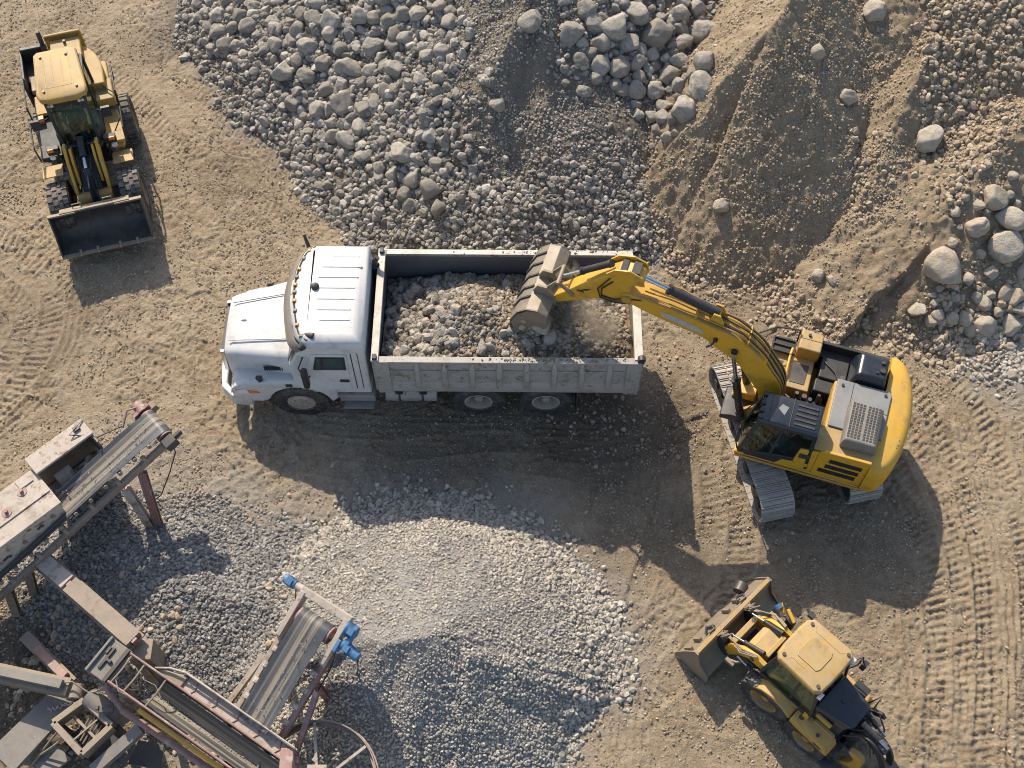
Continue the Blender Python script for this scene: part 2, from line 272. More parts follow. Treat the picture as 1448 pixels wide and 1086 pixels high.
# ------------------------------------------------------------------ mesh builder
class MB:
    def __init__(s, T=None): s.bm = bmesh.new(); s.T = T or Matrix()
    def vs(s, pts, T=None):
        X = s.T @ T if T is not None else s.T
        return [s.bm.verts.new(X @ Vector(p)) for p in pts]
    def hexa(s, p, T=None):   # 8 pts: bottom ring 0-3, top ring 4-7
        v = s.vs(p, T)
        for f in ((3, 2, 1, 0), (4, 5, 6, 7), (0, 1, 5, 4), (1, 2, 6, 5), (2, 3, 7, 6), (3, 0, 4, 7)): s.bm.faces.new([v[i] for i in f])
        return s
    def box(s, x0, x1, y0, y1, z0, z1, T=None):
        return s.hexa([(x0, y0, z0), (x1, y0, z0), (x1, y1, z0), (x0, y1, z0), (x0, y0, z1), (x1, y0, z1), (x1, y1, z1), (x0, y1, z1)], T)
    def prism(s, pts, a, b, ax='y', T=None):
        f = {'y': lambda p, t: (p[0], t, p[1]), 'z': lambda p, t: (p[0], p[1], t), 'x': lambda p, t: (t, p[0], p[1])}[ax]
        A = s.vs([f(p, a) for p in pts], T); B = s.vs([f(p, b) for p in pts], T); n = len(pts)
        s.bm.faces.new(A); s.bm.faces.new(B[::-1])
        for i in range(n): s.bm.faces.new([A[i], B[i], B[(i+1) % n], A[(i+1) % n]])
        return s
    def loft(s, secs, T=None, cap=True, close=True):
        R = [s.vs(q, T) for q in secs]; n = len(R[0])
        for A, B in zip(R[:-1], R[1:]):
            for i in range(n if close else n-1): s.bm.faces.new([A[i], A[(i+1) % n], B[(i+1) % n], B[i]])
        if cap and close: s.bm.faces.new(R[0][::-1]); s.bm.faces.new(R[-1])
        return s
    def cyl(s, p, q, r, r2=None, n=14, T=None):
        p = Vector(p); q = Vector(q); r2 = r if r2 is None else r2; d = (q-p).normalized()
        u = d.orthogonal().normalized(); w = d.cross(u); R = []
        for c, rr in ((p, r), (q, r2)): R.append([tuple(c+u*(rr*math.cos(2*math.pi*k/n))+w*(rr*math.sin(2*math.pi*k/n))) for k in range(n)])
        return s.loft(R, T)
    def tube(s, pts, r, n=8, T=None):
        P = [Vector(p) for p in pts]; R = []; u = None
        for i, p in enumerate(P):
            d = (P[min(i+1, len(P)-1)]-P[max(i-1, 0)]).normalized()
            if u is None: u = d.orthogonal().normalized()
            u = (u-d*u.dot(d)).normalized(); w = d.cross(u)
            R.append([tuple(p+u*(r*math.cos(2*math.pi*k/n))+w*(r*math.sin(2*math.pi*k/n))) for k in range(n)])
        return s.loft(R, T)
    def beam(s, p, q, w, h, up=(0, 0, 1), T=None, dz=0):
        p = Vector(p); q = Vector(q); d = (q-p).normalized(); sd = d.cross(Vector(up)).normalized(); u = sd.cross(d)
        o = [sd*(a*w/2)+u*(b*h/2+dz) for a, b in ((-1, -1), (1, -1), (1, 1), (-1, 1))]
        return s.loft([[tuple(p+k) for k in o], [tuple(q+k) for k in o]], T)
    def chan(s, p, q, w, h, t=.03, up=(0, 0, 1)):   # I-section
        p = Vector(p); q = Vector(q); d = (q-p).normalized(); sd = d.cross(Vector(up)).normalized(); u = sd.cross(d)
        for a, b, c, e in ((-w/2, w/2, h/2-t, h/2), (-w/2, w/2, -h/2, -h/2+t), (-t/2, t/2, -h/2+t, h/2-t)):
            o = [sd*x+u*y for x, y in ((a, c), (b, c), (b, e), (a, e))]
            s.loft([[tuple(p+k) for k in o], [tuple(q+k) for k in o]])
        return s
    def lathe(s, prof, T=None, n=32, close=False):   # (r, h) about local y
        R = [[(r*math.cos(2*math.pi*k/n), h, r*math.sin(2*math.pi*k/n)) for k in range(n)] for r, h in prof]
        if close: R.append(R[0])
        return s.loft(R, T, cap=not close)
    def slab(s, p, th):     # quad thickened along its normal
        P = [Vector(q) for q in p]; nn = (P[1]-P[0]).cross(P[3]-P[0]).normalized()*th/2
        return s.hexa([tuple(q-nn) for q in P]+[tuple(q+nn) for q in P])
    def hull(s, pts):
        v = s.vs(pts); r = bmesh.ops.convex_hull(s.bm, input=v)
        bmesh.ops.delete(s.bm, geom=[g for g in r['geom_interior'] if isinstance(g, bmesh.types.BMVert)], context='VERTS'); return s
    def build(s, name, mat, parent=None, bevel=0, smooth=35, seg=2, label=None):
        bmesh.ops.recalc_face_normals(s.bm, faces=s.bm.faces)
        me = bpy.data.meshes.new(name); s.bm.to_mesh(me); s.bm.free()
        me.materials.append(M[mat] if isinstance(mat, str) else mat)
        o = bpy.data.objects.new(name, me); C.objects.link(o)
        if parent is not None: o.parent = parent
        if smooth: me.shade_smooth(); me.set_sharp_from_angle(angle=rad(smooth))
        if bevel:
            b = o.modifiers.new('bevel', 'BEVEL'); b.width = bevel; b.segments = seg; b.limit_method = 'ANGLE'; b.angle_limit = rad(32); b.harden_normals = True
        if label: o['label'] = label
        return o
def tag(o, label, cat, group=None, kind=None):
    if label: o['label'] = label
    if cat: o['category'] = cat
    if group: o['group'] = group
    if kind: o['kind'] = kind
    return o
def thing(name, label, cat, loc=(0, 0, 0), rotz=0, group=None):
    o = bpy.data.objects.new(name, None); C.objects.link(o); o.location = loc; o.rotation_euler = (0, 0, rad(rotz)); o.empty_display_size = .3
    return tag(o, label, cat, group)
def npmesh(name, V, F, mat, smooth=False, attrs=None):
    V = np.asarray(V, np.float32); F = np.asarray(F, np.int32); k = F.shape[1]
    me = bpy.data.meshes.new(name); me.vertices.add(len(V)); me.vertices.foreach_set('co', V.ravel())
    me.loops.add(F.size); me.loops.foreach_set('vertex_index', F.ravel()); me.polygons.add(len(F))
    me.polygons.foreach_set('loop_start', np.arange(0, F.size, k, dtype=np.int32)); me.update(calc_edges=True)
    if not smooth: me.shade_flat()
    else: me.shade_smooth()
    for a, v in (attrs or {}).items(): me.attributes.new(a, 'FLOAT', 'POINT').data.foreach_set('value', np.asarray(v, np.float32))
    me.materials.append(M[mat]); o = bpy.data.objects.new(name, me); C.objects.link(o); return o
def gridfaces(nx, ny):
    i = np.arange(nx*ny).reshape(ny, nx); return np.stack([i[:-1, :-1], i[:-1, 1:], i[1:, 1:], i[1:, :-1]], -1).reshape(-1, 4)
# ------------------------------------------------------------------ ground sheet and heaps
def axis(a, b, st, far):
    mid = np.arange(a, b, st); k = np.cumsum(st*1.22**np.arange(1, 44)); k = k[k < far]
    return np.concatenate([a-k[::-1], mid, b+k])
gx = axis(-14.6, 14.6, .03, 260); gy = axis(-9.2, 12.6, .03, 260)
X, Y = np.meshgrid(gx, gy); X = X.ravel(); Y = Y.ravel()
Z = gbase(X, Y)+gdetail(X, Y)
hm = np.maximum(hG(X, Y), hL(X, Y))
grey = sst(-.75, .1, hm+.35*fbm(X, Y, .9, 4, 7))*.85
hm = hA(X, Y); grey = np.maximum(grey, sst(-.35, .1, hm+.25*fbm(X, Y, .8, 4, 8))*.5)
c = at(1440, 510); grey = np.maximum(grey, (1-sst(.6, 1.8, np.hypot(X-c.x, Y-c.y)+.5*fbm(X, Y, .6, 3, 12)))*.8)
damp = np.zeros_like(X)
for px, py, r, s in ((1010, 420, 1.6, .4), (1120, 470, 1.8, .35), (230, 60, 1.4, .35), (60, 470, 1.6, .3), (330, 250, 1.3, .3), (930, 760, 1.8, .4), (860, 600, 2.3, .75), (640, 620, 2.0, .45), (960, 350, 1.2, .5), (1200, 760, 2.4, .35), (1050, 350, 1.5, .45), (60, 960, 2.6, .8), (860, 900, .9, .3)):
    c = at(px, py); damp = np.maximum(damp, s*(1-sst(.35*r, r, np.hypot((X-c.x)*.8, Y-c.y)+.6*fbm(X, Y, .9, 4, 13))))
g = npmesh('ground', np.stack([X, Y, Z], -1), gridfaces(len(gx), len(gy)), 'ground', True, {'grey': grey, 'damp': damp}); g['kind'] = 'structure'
g['label'] = 'tan rutted earth of the quarry yard with tyre tracks'
def heap(name, f, px0, py0, px1, py1, mat, label, ext=(0, 0, 0, 0), st=.04, kind='structure'):
    a = at(px0, py1); b = at(px1, py0); xs = np.arange(min(at(px0, py0).x, a.x)-ext[0], max(b.x, at(px1, py1).x)+ext[1], st); ys = np.arange(a.y-ext[2], b.y+ext[3], st)
    x, y = np.meshgrid(xs, ys); x = x.ravel(); y = y.ravel(); z = f(x, y)+.012*fbm(x, y, .07, 2, 77)
    oth = np.maximum(gbase(x, y), np.maximum.reduce([q(x, y) for q in PILES if q is not f]))
    F = gridfaces(len(xs), len(ys)); ok = (z > oth-.12)[F].any(1); F = F[ok]
    u, inv = np.unique(F, return_inverse=True)
    o = npmesh(name, np.stack([x, y, z], -1)[u], inv.reshape(F.shape), mat, True); o['kind'] = kind; o['label'] = label; return o
heap('hill', hA, 200, -130, 1080, 420, 'moundA', 'tall grey heap of quarried rock and rubble behind the dump truck', (2, 0, 0, 5))
heap('hill', hB, 780, -90, 1300, 520, 'moundB', 'brown earth mound with a sharp crest beside the grey rock heap', (0, 0, 0, 5))
heap('hill', hC, 1000, -120, 1500, 600, 'moundB', 'broad brown rubble slope with a sunlit spur on the right', (0, 4, 0, 6))
heap('hill', hG, 340, 560, 1040, 1120, 'moundG', 'pale crushed gravel heap with a dark shaded face below the truck', (0, 0, 2, 0), .035)
heap('hill', hL, -40, 600, 620, 1060, 'moundG', 'low spread of dark gravel under the conveyors')
# ------------------------------------------------------------------ loose stone
def ico(sub):
    bm = bmesh.new(); bmesh.ops.create_icosphere(bm, subdivisions=sub, radius=1)
    bm.verts.ensure_lookup_table(); V = np.array([v.co[:] for v in bm.verts]); F = np.array([[v.index for v in f.verts] for f in bm.faces]); bm.free(); return V, F
def rocky(sub, seed, nplanes=11, soft=.35, rough=.05, lo=.62):
    r = np.random.RandomState(seed); V, F = ico(sub); V = V/np.linalg.norm(V, axis=1, keepdims=True)
    n = r.normal(size=(nplanes, 3)); n /= np.linalg.norm(n, axis=1, keepdims=True); d = r.uniform(lo, 1.0, nplanes)
    k = V @ n.T; t = np.where(k > .05, d/np.maximum(k, .05), 9.0)
    rr = np.minimum(t.min(1), 1.12); rr = rr*(1-soft)+soft*.88
    if rough:
        for f_, a_ in ((2.3, rough), (5.1, rough*.5)):
            for q in range(5):
                w = r.normal(size=3)*f_; rr = rr+a_*.5*np.sin(V @ w+r.uniform(0, 6.28))
    return V*rr[:, None], F
def rotm(n):
    q = RS.normal(size=(n, 4)); q /= np.linalg.norm(q, axis=1, keepdims=True); w, x, y, z = q.T
    return np.stack([1-2*(y*y+z*z), 2*(x*y-z*w), 2*(x*z+y*w), 2*(x*y+z*w), 1-2*(x*x+z*z), 2*(y*z-x*w), 2*(x*z-y*w), 2*(y*z+x*w), 1-2*(x*x+y*y)], -1).reshape(-1, 3, 3)
BASE0 = [rocky(1, 40+i, 8, .05, .12, .5) for i in range(8)]
BASE1 = [rocky(2, 60+i, 9, .15, .05, .55) for i in range(8)]
def stones(name, P, r, mat, label, base=BASE0, tint=None, kind='stuff'):
    n = len(P); VV = []; FF = []; TT = []; o = 0
    tint = RS.beta(1.6, 2.4, n) if tint is None else tint
    var = RS.randint(0, len(base), n)
    for k, (V, F) in enumerate(base):
        m = np.where(var == k)[0]
        if not len(m): continue
        sc = r[m][:, None]*RS.uniform(.7, 1.2, (len(m), 3))
        v = np.einsum('nij,vnj->nvi', rotm(len(m)), V[:, None, :]*sc[None])+P[m][:, None, :]
        VV.append(v.reshape(-1, 3)); FF.append((F[None]+(np.arange(len(m))*len(V))[:, None, None]+o).reshape(-1, 3)); TT.append(np.repeat(tint[m], len(V))); o += len(m)*len(V)
    ob = npmesh(name, np.concatenate(VV), np.concatenate(FF), mat, False, {'tint': np.concatenate(TT)}); ob['kind'] = kind; ob['label'] = label; return ob
def sample(n, x0, x1, y0, y1): return RS.uniform(x0, x1, n), RS.uniform(y0, y1, n)
def dome(f, others):
    def q(x, y):
        return f(x, y)-np.maximum(gbase(x, y), np.maximum.reduce([o(x, y) for o in PILES if o is not f])) if others else f(x, y)-gbase(x, y)
    return q
def inpoly(x, y, P):
    P = ppx(P); c = np.zeros(x.shape, bool)
    for (ax, ay), (bx, by) in zip(P, P[1:]+P[:1]):
        c ^= ((ay > y) != (by > y)) & (x < (bx-ax)*(y-ay)/(by-ay+1e-12)+ax)
    return c
def scatter(n, box, dens, rlo, rhi, pw, sink=.15, rmul=None):
    x, y = sample(n, *box); m = RS.uniform(size=n) < dens(x, y); x = x[m]; y = y[m]
    r = rlo+(rhi-rlo)*RS.uniform(size=len(x))**pw
    if rmul: r = r*rmul(x, y)
    return np.stack([x, y, H(x, y)+r*(.55-sink*2)], -1), r
# gravel heap below the truck
dG = dome(hG, True)
P, r = scatter(90000, (-6.4, 3.6, -9.6, -1.2), lambda x, y: sst(-.16, .06, dG(x, y)+.10*fbm(x, y, .5, 3, 201))*np.clip(.75+.8*fbm(x, y, 1.2, 3, 202), .35, 1), .016, .044, 1.7, .15, lambda x, y: np.clip(1.2-.25*hG(x, y)+.25*fbm(x, y, .9, 2, 204), .7, 1.3))
stones('gravel', P, r, 'gravel', 'pale crushed stone covering the gravel heap')
P, r = scatter(13000, (-6.4, 3.6, -8.8, -1.0), lambda x, y: sst(-.30, -.02, dG(x, y)+.14*fbm(x, y, .45, 3, 203))*sst(.55, .15, hG(x, y))*np.maximum(sst(-6.0, -5.2, y), x > .9), .04, .085, 1.5)
stones('gravel', P, r, 'gravel', 'coarser pale stones along the foot of the gravel heap')
dL = dome(hL, True)
P, r = scatter(34000, (-10.5, -3.2, -8.6, -2.6), lambda x, y: sst(-.18, .05, dL(x, y)+.10*fbm(x, y, .5, 3, 205)), .02, .06, 1.7)
stones('gravel', P, r, 'gravelK', 'dark grey stones spread under the conveyors')
# grey rock heap
dA = dome(hA, True)
def nA(x, y): return .35+1.2*fbm(x, y, 1.1, 3, 207)
P, r = scatter(70000, (-9, 6.4, 3.2, 11.8), lambda x, y: sst(-.14, .05, dA(x, y)+.10*fbm(x, y, .5, 3, 206))*np.clip(nA(x, y)+.35, .2, 1), .016, .046, 1.9)
stones('gravel', P, r, 'gravelA', 'fine grey rubble on the rock heap')
P, r = scatter(20000, (-9, 5.8, 3.2, 11.8), lambda x, y: sst(-.10, .05, dA(x, y)+.12*fbm(x, y, .5, 3, 208))*np.clip(sst(5.7, 4.3, y)+(.12+.25*(x < -1.5))*(fbm(x, y, .8, 3, 211) > .05)+.25*(x < -1.5), 0, 1), .04, .10, 1.9)
stones('gravel', P, r, 'gravelA', 'fist sized grey stones on the rock heap', BASE1)
P, r = scatter(9000, (-10.5, 5.8, 2.6, 12.2), lambda x, y: sst(-.55, -.05, dA(x, y)+.3*fbm(x, y, .45, 3, 231))*sst(.2, -.05, dA(x, y))*.55, .015, .07, 2.6)
stones('gravel', P, r, 'gravelA', 'stray stones strewn along the foot of the rock heap')
P, r = scatter(3600, (-9, 5.8, 4.5, 11.8), lambda x, y: sst(-.10, .05, dA(x, y))*np.clip((x < -1.0+.9*fbm(x, y, 1, 2, 5))*1.0+(x > 1.2)*(y > 7.2), 0, 1), .06, .16, 1.7)
stones('gravel', P, r, 'gravelA', 'head sized grey stones wedged between the boulders', BASE1)
# brown mounds
dBC = lambda x, y: np.maximum(hB(x, y), hC(x, y))-np.maximum(gbase(x, y), hA(x, y))
P, r = scatter(80000, (2.6, 14.5, .2, 12), lambda x, y: sst(-.15, .03, dBC(x, y))*np.clip(.4+1.1*fbm(x, y, .9, 3, 213), .10, 1), .014, .045, 2.2)
stones('gravel', P, r, 'gravelB', 'small brown stones and clods on the earth mounds')
P, r = scatter(9000, (8.0, 14.5, .2, 12), lambda x, y: sst(-.15, .05, dBC(x, y))*np.clip(sst(.0, .35, fbm(x, y, 1.3, 3, 215)+.25*(x > 9.6)), 0, 1), .04, .10, 2.0)
stones('gravel', P, r, 'gravelB', 'loose pale rubble on the right hand slope', BASE1)
P, r = scatter(5200, (3, 12.4, .2, 4.4), lambda x, y: sst(-.30, -.04, dBC(x, y)+.12*fbm(x, y, .4, 3, 217))*sst(.35, .1, dBC(x, y)), .03, .085, 1.9)
stones('gravel', P, r, 'gravelB', 'brown stones rolled to the foot of the earth mounds', BASE1)
c = at(1440, 505)
x = RS.normal(c.x, .9, 900); y = RS.normal(c.y, .42, 900); r = RS.uniform(.03, .11, 900)**1.2; P = np.stack([x, y, H(x, y)+r*.3], -1)
stones('gravel', P, r, 'gravel', 'pale grey stones spilled below the boulders on the right', BASE1)
# crumbs of earth all over the yard
P, r = scatter(230000, (-14.5, 14.5, -9, 12.5), lambda x, y: (hills(x, y) < gbase(x, y)+.02)*np.clip(.55+1.6*fbm(x, y, 1.1, 4, 219), .12, 1), .011, .034, 2.0, .14)
stones('gravel', P, r, 'crumb', 'crumbs of dry earth and pebbles strewn over the yard')
P, r = scatter(4200, (-14.5, 14.5, -9, 12.5), lambda x, y: (hills(x, y) < gbase(x, y)+.02)*np.clip(.2+1.6*fbm(x, y, 1.0, 4, 221), 0, 1), .03, .06, 2.5, .12)
stones('gravel', P, r, 'gravelB', 'scattered pebbles on the yard')
c = at(862, 590)
x = RS.normal(c.x, .75, 420); y = RS.normal(c.y, .45, 420); r = .012+.05*RS.uniform(size=420)**3; P = np.stack([x, y, H(x, y)+r*.3], -1)
stones('gravel', P, r, 'gravelD', 'brown clods and stones spilled beside the rear wheels of the truck', BASE1)
# ------------------------------------------------------------------ boulders, one object each
BM_ = {}
for key, mt in (('A', 'boulderA'), ('C', 'boulderC')):
    BM_[key] = []
    for i in range(12):
        V, F = rocky(4, 300+i, 9+i % 6, (.10, .22, .34)[i % 3], .04, .56); me = npmesh('boulder', V, F, mt, True)
        d = me.data; bpy.data.objects.remove(me); BM_[key].append(d)
PLACED = []
def boulder(px, py, dpx, key, label, group=None, sink=.25, flat=.85):
    p = hit(px, py); sc = dpx/(CF/((p.y+CD)*sn_-(p.z-CH)*cs_))/2*1.12
    o = bpy.data.objects.new('boulder', random.choice(BM_[key])); C.objects.link(o)
    o.location = (p.x, p.y-sc*.1, p.z+sc*(.45-sink)); o.rotation_mode = 'XYZ'
    o.rotation_euler = (random.uniform(-.5, .5), random.uniform(-.5, .5), random.uniform(0, 6.28))
    o.scale = (sc*random.uniform(.95, 1.1), sc*random.uniform(.9, 1.05), sc*flat*random.uniform(.9, 1.1))
    PLACED.append((px, py, dpx)); return tag(o, label, 'boulder', group)
SINGLE = [(309, 46, 26, 'A', 'grey boulder at the far left foot of the rock heap'), (608, 271, 32, 'A', 'large grey boulder at the bottom tip of the tumbled boulders above the cab'),
 (570, 218, 32, 'A', 'cracked grey boulder perched just above the heap foot, up left of the truck'), (400, 102, 31, 'A', 'broad grey boulder on the lower left edge of the rock heap'),
 (751, 33, 33, 'A', 'rounded grey boulder near the top of the heap with fine rubble round it'), (807, 50, 33, 'A', 'grey boulder beside the rounded one near the heap top'),
 (929, 48, 46, 'A', 'biggest grey boulder on the upper right of the rock heap'), (967, 155, 40, 'A', 'round pale grey boulder at the right edge of the rock heap'),
 (989, 124, 40, 'A', 'angular grey boulder leaning above the round pale one at the heap edge'), (826, 130, 23, 'A', 'lone pale boulder halfway down the shaded gravel face'),
 (704, 149, 20, 'A', 'small lone boulder casting a shadow on the middle of the rock heap'), (1020, 291, 24, 'C', 'lone tan boulder lying at the foot of the brown mound'),
 (1238, 17, 31, 'C', 'smooth tan boulder at the top edge of the brown slope'), (1197, 138, 24, 'C', 'tan boulder lodged in the gully between the brown mounds'),
 (1311, 199, 40, 'C', 'large tan boulder alone in the middle of the right slope'), (1335, 379, 54, 'C', 'largest tan boulder, set in the slope above the excavator'),
 (1421, 348, 42, 'C', 'second largest tan boulder, right of the largest one on the slope'), (1427, 309, 38, 'C', 'rounded tan boulder touching the right edge, upper of two'),
 (1405, 280, 33, 'C', 'smooth tan boulder at the top of the right hand boulder cluster'), (1380, 321, 31, 'C', 'tan boulder below left of the smooth topmost one in the cluster'),
 (1156, 390, 21, 'C', 'tan boulder at the foot of the mound right above the excavator'), (1298, 438, 24, 'C', 'tan boulder first in the row at the foot of the right slope'),
 (1393, 459, 31, 'C', 'round tan boulder in the bottom row of the right slope'), (1430, 460, 29, 'C', 'faceted tan boulder last in the bottom row at the right edge'),
 (1363, 450, 23, 'C', 'egg shaped tan boulder in the bottom row beside the round one'), (1156, 75, 22, 'C', 'brown boulder high in the gully behind the sharp crest')]
for b in SINGLE: boulder(*b[:5])
gA = 'grey boulders tumbled down the left flank of the rock heap'; lA = 'grey boulder among the tumbled boulders on the left flank of the rock heap'
for q in [(466, 28, 29), (530, 66, 29), (451, 156, 28), (485, 144, 33), (491, 198, 27), (433, 109, 25), (463, 128, 25), (494, 98, 34), (436, 65, 28), (416, 148, 23), (557, 66, 21), (575, 57, 25), (508, 181, 25), (311, 21, 22), (330, 40, 20), (335, 64, 17),
          (345, 64, 16), (390, 65, 22), (300, 68, 14), (340, 22, 22), (360, 10, 20), (320, 4, 20), (545, 130, 22), (560, 100, 24), (525, 100, 24), (480, 70, 22), (455, 90, 24), (420, 85, 20), (540, 200, 18), (520, 220, 18), (555, 245, 18), (535, 250, 16), (580, 290, 18), (600, 300, 16), (470, 175, 18), (430, 165, 16), (590, 20, 26), (570, 20, 26), (620, 10, 24), (605, 80, 20), (595, 110, 20)]:
    boulder(*q, 'A', lA, gA)
gR = 'grey boulders bunched on the upper right of the rock heap'; lR = 'grey boulder in the bunch on the upper right of the rock heap'
for q in [(994, 47, 34), (997, 88, 34), (947, 108, 31), (925, 127, 29), (876, 97, 31), (846, 91, 29), (900, 88, 25), (868, 38, 40), (840, 33, 30), (881, 127, 20), (942, 194, 18), (900, 20, 34), (960, 22, 28), (985, 15, 26), (965, 60, 26), (960, 88, 24), (850, 60, 26), (890, 62, 28), (905, 110, 22), (940, 150, 20), (920, 165, 18), (950, 170, 18), (820, 85, 22), (960, 120, 20), (870, 120, 18), (830, 12, 30)]:
    boulder(*q, 'A', lR, gR)
gC = 'tan boulders clustered at the right edge of the slope'; lC = 'tan boulder in the cluster on the right edge of the slope'
for q in [(1369, 395, 19), (1176, 397, 15), (1326, 445, 15), (1315, 454, 16), (1345, 451, 20), (1421, 415, 23), (1436, 422, 25), (1446, 384, 22), (1444, 437, 24), (1391, 430, 22), (1430, 530, 13), (1380, 420, 16), (1410, 440, 16), (1350, 420, 14), (1400, 385, 18), (1385, 360, 14), (1350, 300, 14), (1365, 280, 14), (1395, 300, 12), (1330, 420, 12)]:
    boulder(*q, 'C', lC, gC)
def fill(n, poly, dlo, dhi, pw, key, label, group, ov=.40, keep=None):
    k = 0; xs = [p[0] for p in poly]; ys = [p[1] for p in poly]
    for t in range(n*60):
        if k >= n: break
        x, y = random.uniform(min(xs), max(xs)), random.uniform(min(ys), max(ys)); c = False
        for (ax, ay), (bx, by) in zip(poly, poly[1:]+poly[:1]):
            if (ay > y) != (by > y) and x < (bx-ax)*(y-ay)/(by-ay)+ax: c = not c
        if not c: continue
        d = dlo+(dhi-dlo)*random.random()**pw
        if any(math.hypot(x-a, y-b) < ov*(d+e) for a, b, e in PLACED): continue
        boulder(x, y, d, key, label, group); k += 1
fill(95, [(278, 0), (300, 62), (398, 140), (482, 215), (565, 285), (620, 300), (640, 230), (625, 120), (650, 0)], 11, 27, 1.7, 'A', lA, gA, .37)
fill(34, [(800, 0), (820, 90), (900, 170), (945, 205), (1000, 130), (1010, 0)], 11, 25, 1.7, 'A', lR, gR, .37)
fill(26, [(1290, 450), (1330, 350), (1390, 270), (1448, 230), (1448, 500), (1400, 480)], 9, 18, 1.6, 'C', lC, gC)
# ================================================================== shared vehicle pieces
def arc(cx, cz, r, a0, a1, n): return [(cx+r*math.cos(rad(a0+(a1-a0)*k/n)), cz+r*math.sin(rad(a0+(a1-a0)*k/n))) for k in range(n+1)]
def wheel(parent, x, y, r, w, side, rim='rim', lugs=26, lug='block', hub=True, rimr=.56, steer=0, dish=.3, name='wheel', disc='steel'):
    """wheel with tyre, rim and hub; side=+1 when its outer face looks to local +y"""
    e = bpy.data.objects.new(name, None); C.objects.link(e); e.parent = parent; e.location = (x, y, r); e.empty_display_size = .2; e.rotation_euler = (0, 0, rad(steer))
    h = w/2; ri = r*rimr
    b = MB(); b.lathe([(ri, -h*.8), (ri*1.12, -h), (r*.86, -h*1.02), (r*.955, -h*.86), (r*.965, h*.86), (r*.86, h*1.02), (ri*1.12, h), (ri, h*.8)], n=40, close=True)
    for k in range(lugs):
        a = 2*math.pi*k/lugs; da = 2*math.pi/lugs
        if lug == 'block': rows = [(-h*.92, -h*.36, 0), (-h*.3, h*.3, .5), (h*.36, h*.92, 0)]
        elif lug == 'lug': rows = [(-h*.98, -h*.06, 0), (h*.06, h*.98, .5)]
        else: rows = [(-h*.95, -h*.5, 0), (-h*.42, 0, .5), (.03, h*.45, 0), (h*.5, h*.95, .5)]
        for y0, y1, ph in rows:
            t = Matrix.Rotation(a+ph*da, 4, 'Y'); c = .36 if lug != 'lug' else .27; q = r*math.tan(da*c)
            b.hexa([(-q, y0, r*.95), (q, y0, r*.95), (q, y1, r*.95), (-q, y1, r*.95), (-q*.8, y0*.98, r), (q*.8, y0*.98, r), (q*.8, y1*.98, r), (-q*.8, y1*.98, r)], t)
    b.build('tyre', 'rubber', e, smooth=30)
    s = side; d = dish*w
    b = MB(); b.lathe([(ri*1.0, -s*h*.8), (ri*1.04, s*h*.86), (ri*.93, s*h*.88), (ri*.80, s*(h*.8-max(d, .02)*.6)), (ri*.78, s*(h*.8-d-.03)), (ri*.70, s*(h*.8-d-.04)), (ri*.68, -s*h*.7)], n=36)
    b.build('rim', rim, e); b = MB(); b.lathe([(ri*.84, s*(h*.8-d-.035)), (ri*.70, s*(h*.8-d-.012)), (ri*.4, s*(h*.8-d)), (.001, s*(h*.8-d*.8))], n=36)
    for k in range(8):
        a = 2*math.pi*k/8; b.cyl((ri*.56*math.cos(a), s*(h*.8-d), ri*.56*math.sin(a)), (ri*.56*math.cos(a), s*(h*.8-d+.025), ri*.56*math.sin(a)), ri*.07, n=6)
    b.build('wheel_disc', disc, e)
    if hub: MB().lathe([(ri*.33, s*(h*.8-d*1.05)), (ri*.33, s*(h*.8-d*.35)), (ri*.26, s*(h*.8-d*.2)), (.001, s*(h*.8-d*.18))], n=20).build('hub', rim, e)
    return e
def cabshell(par, bot, top, z0, z1, pil=.07, th=.014, gl='glass', fr='black', skip=(), mid=None):
    """four pillars with panes between them. bot/top: FL FR RR RL (x,y)"""
    B = [Vector((*p, z0)) for p in bot]; T = [Vector((*p, z1)) for p in top]
    b = MB()
    for p, q in zip(B, T): b.beam(p, q, pil, pil, up=(1, 0, 0))
    for R in (B, T):
        for i in range(4): b.beam(R[i], R[(i+1) % 4], pil*.9, pil*.9)
    if mid is not None:
        for i in (3, 1):
            p = B[i].lerp(B[(i+1) % 4], mid if i == 3 else 1-mid); q = T[i].lerp(T[(i+1) % 4], mid if i == 3 else 1-mid); b.beam(p, q, pil*.8, pil*.8, up=(1, 0, 0))
    b.build('cab_frame', fr, par, bevel=.01)
    for i, nm in enumerate(('windscreen', 'side_window', 'rear_window', 'side_window')):
        if i in skip: continue
        j = (i+1) % 4; MB().slab([B[i], B[j], T[j], T[i]], th).build(nm, gl, par, smooth=0)
def seat(par, x, y, z, s=1.0, mat='fabric'):
    t = bpy.data.objects.new('seat', None); C.objects.link(t); t.parent = par; t.location = (x, y, z)
    MB().box(-.24*s, .24*s, -.24*s, .24*s, 0, .12*s).build('cushion', mat, t, bevel=.04)
    MB().hexa([(-.30*s, -.22*s, .1*s), (-.16*s, -.22*s, .1*s), (-.16*s, .22*s, .1*s), (-.30*s, .22*s, .1*s), (-.42*s, -.2*s, .72*s), (-.30*s, -.2*s, .72*s), (-.30*s, .2*s, .72*s), (-.42*s, .2*s, .72*s)]).build('backrest', mat, t, bevel=.04)
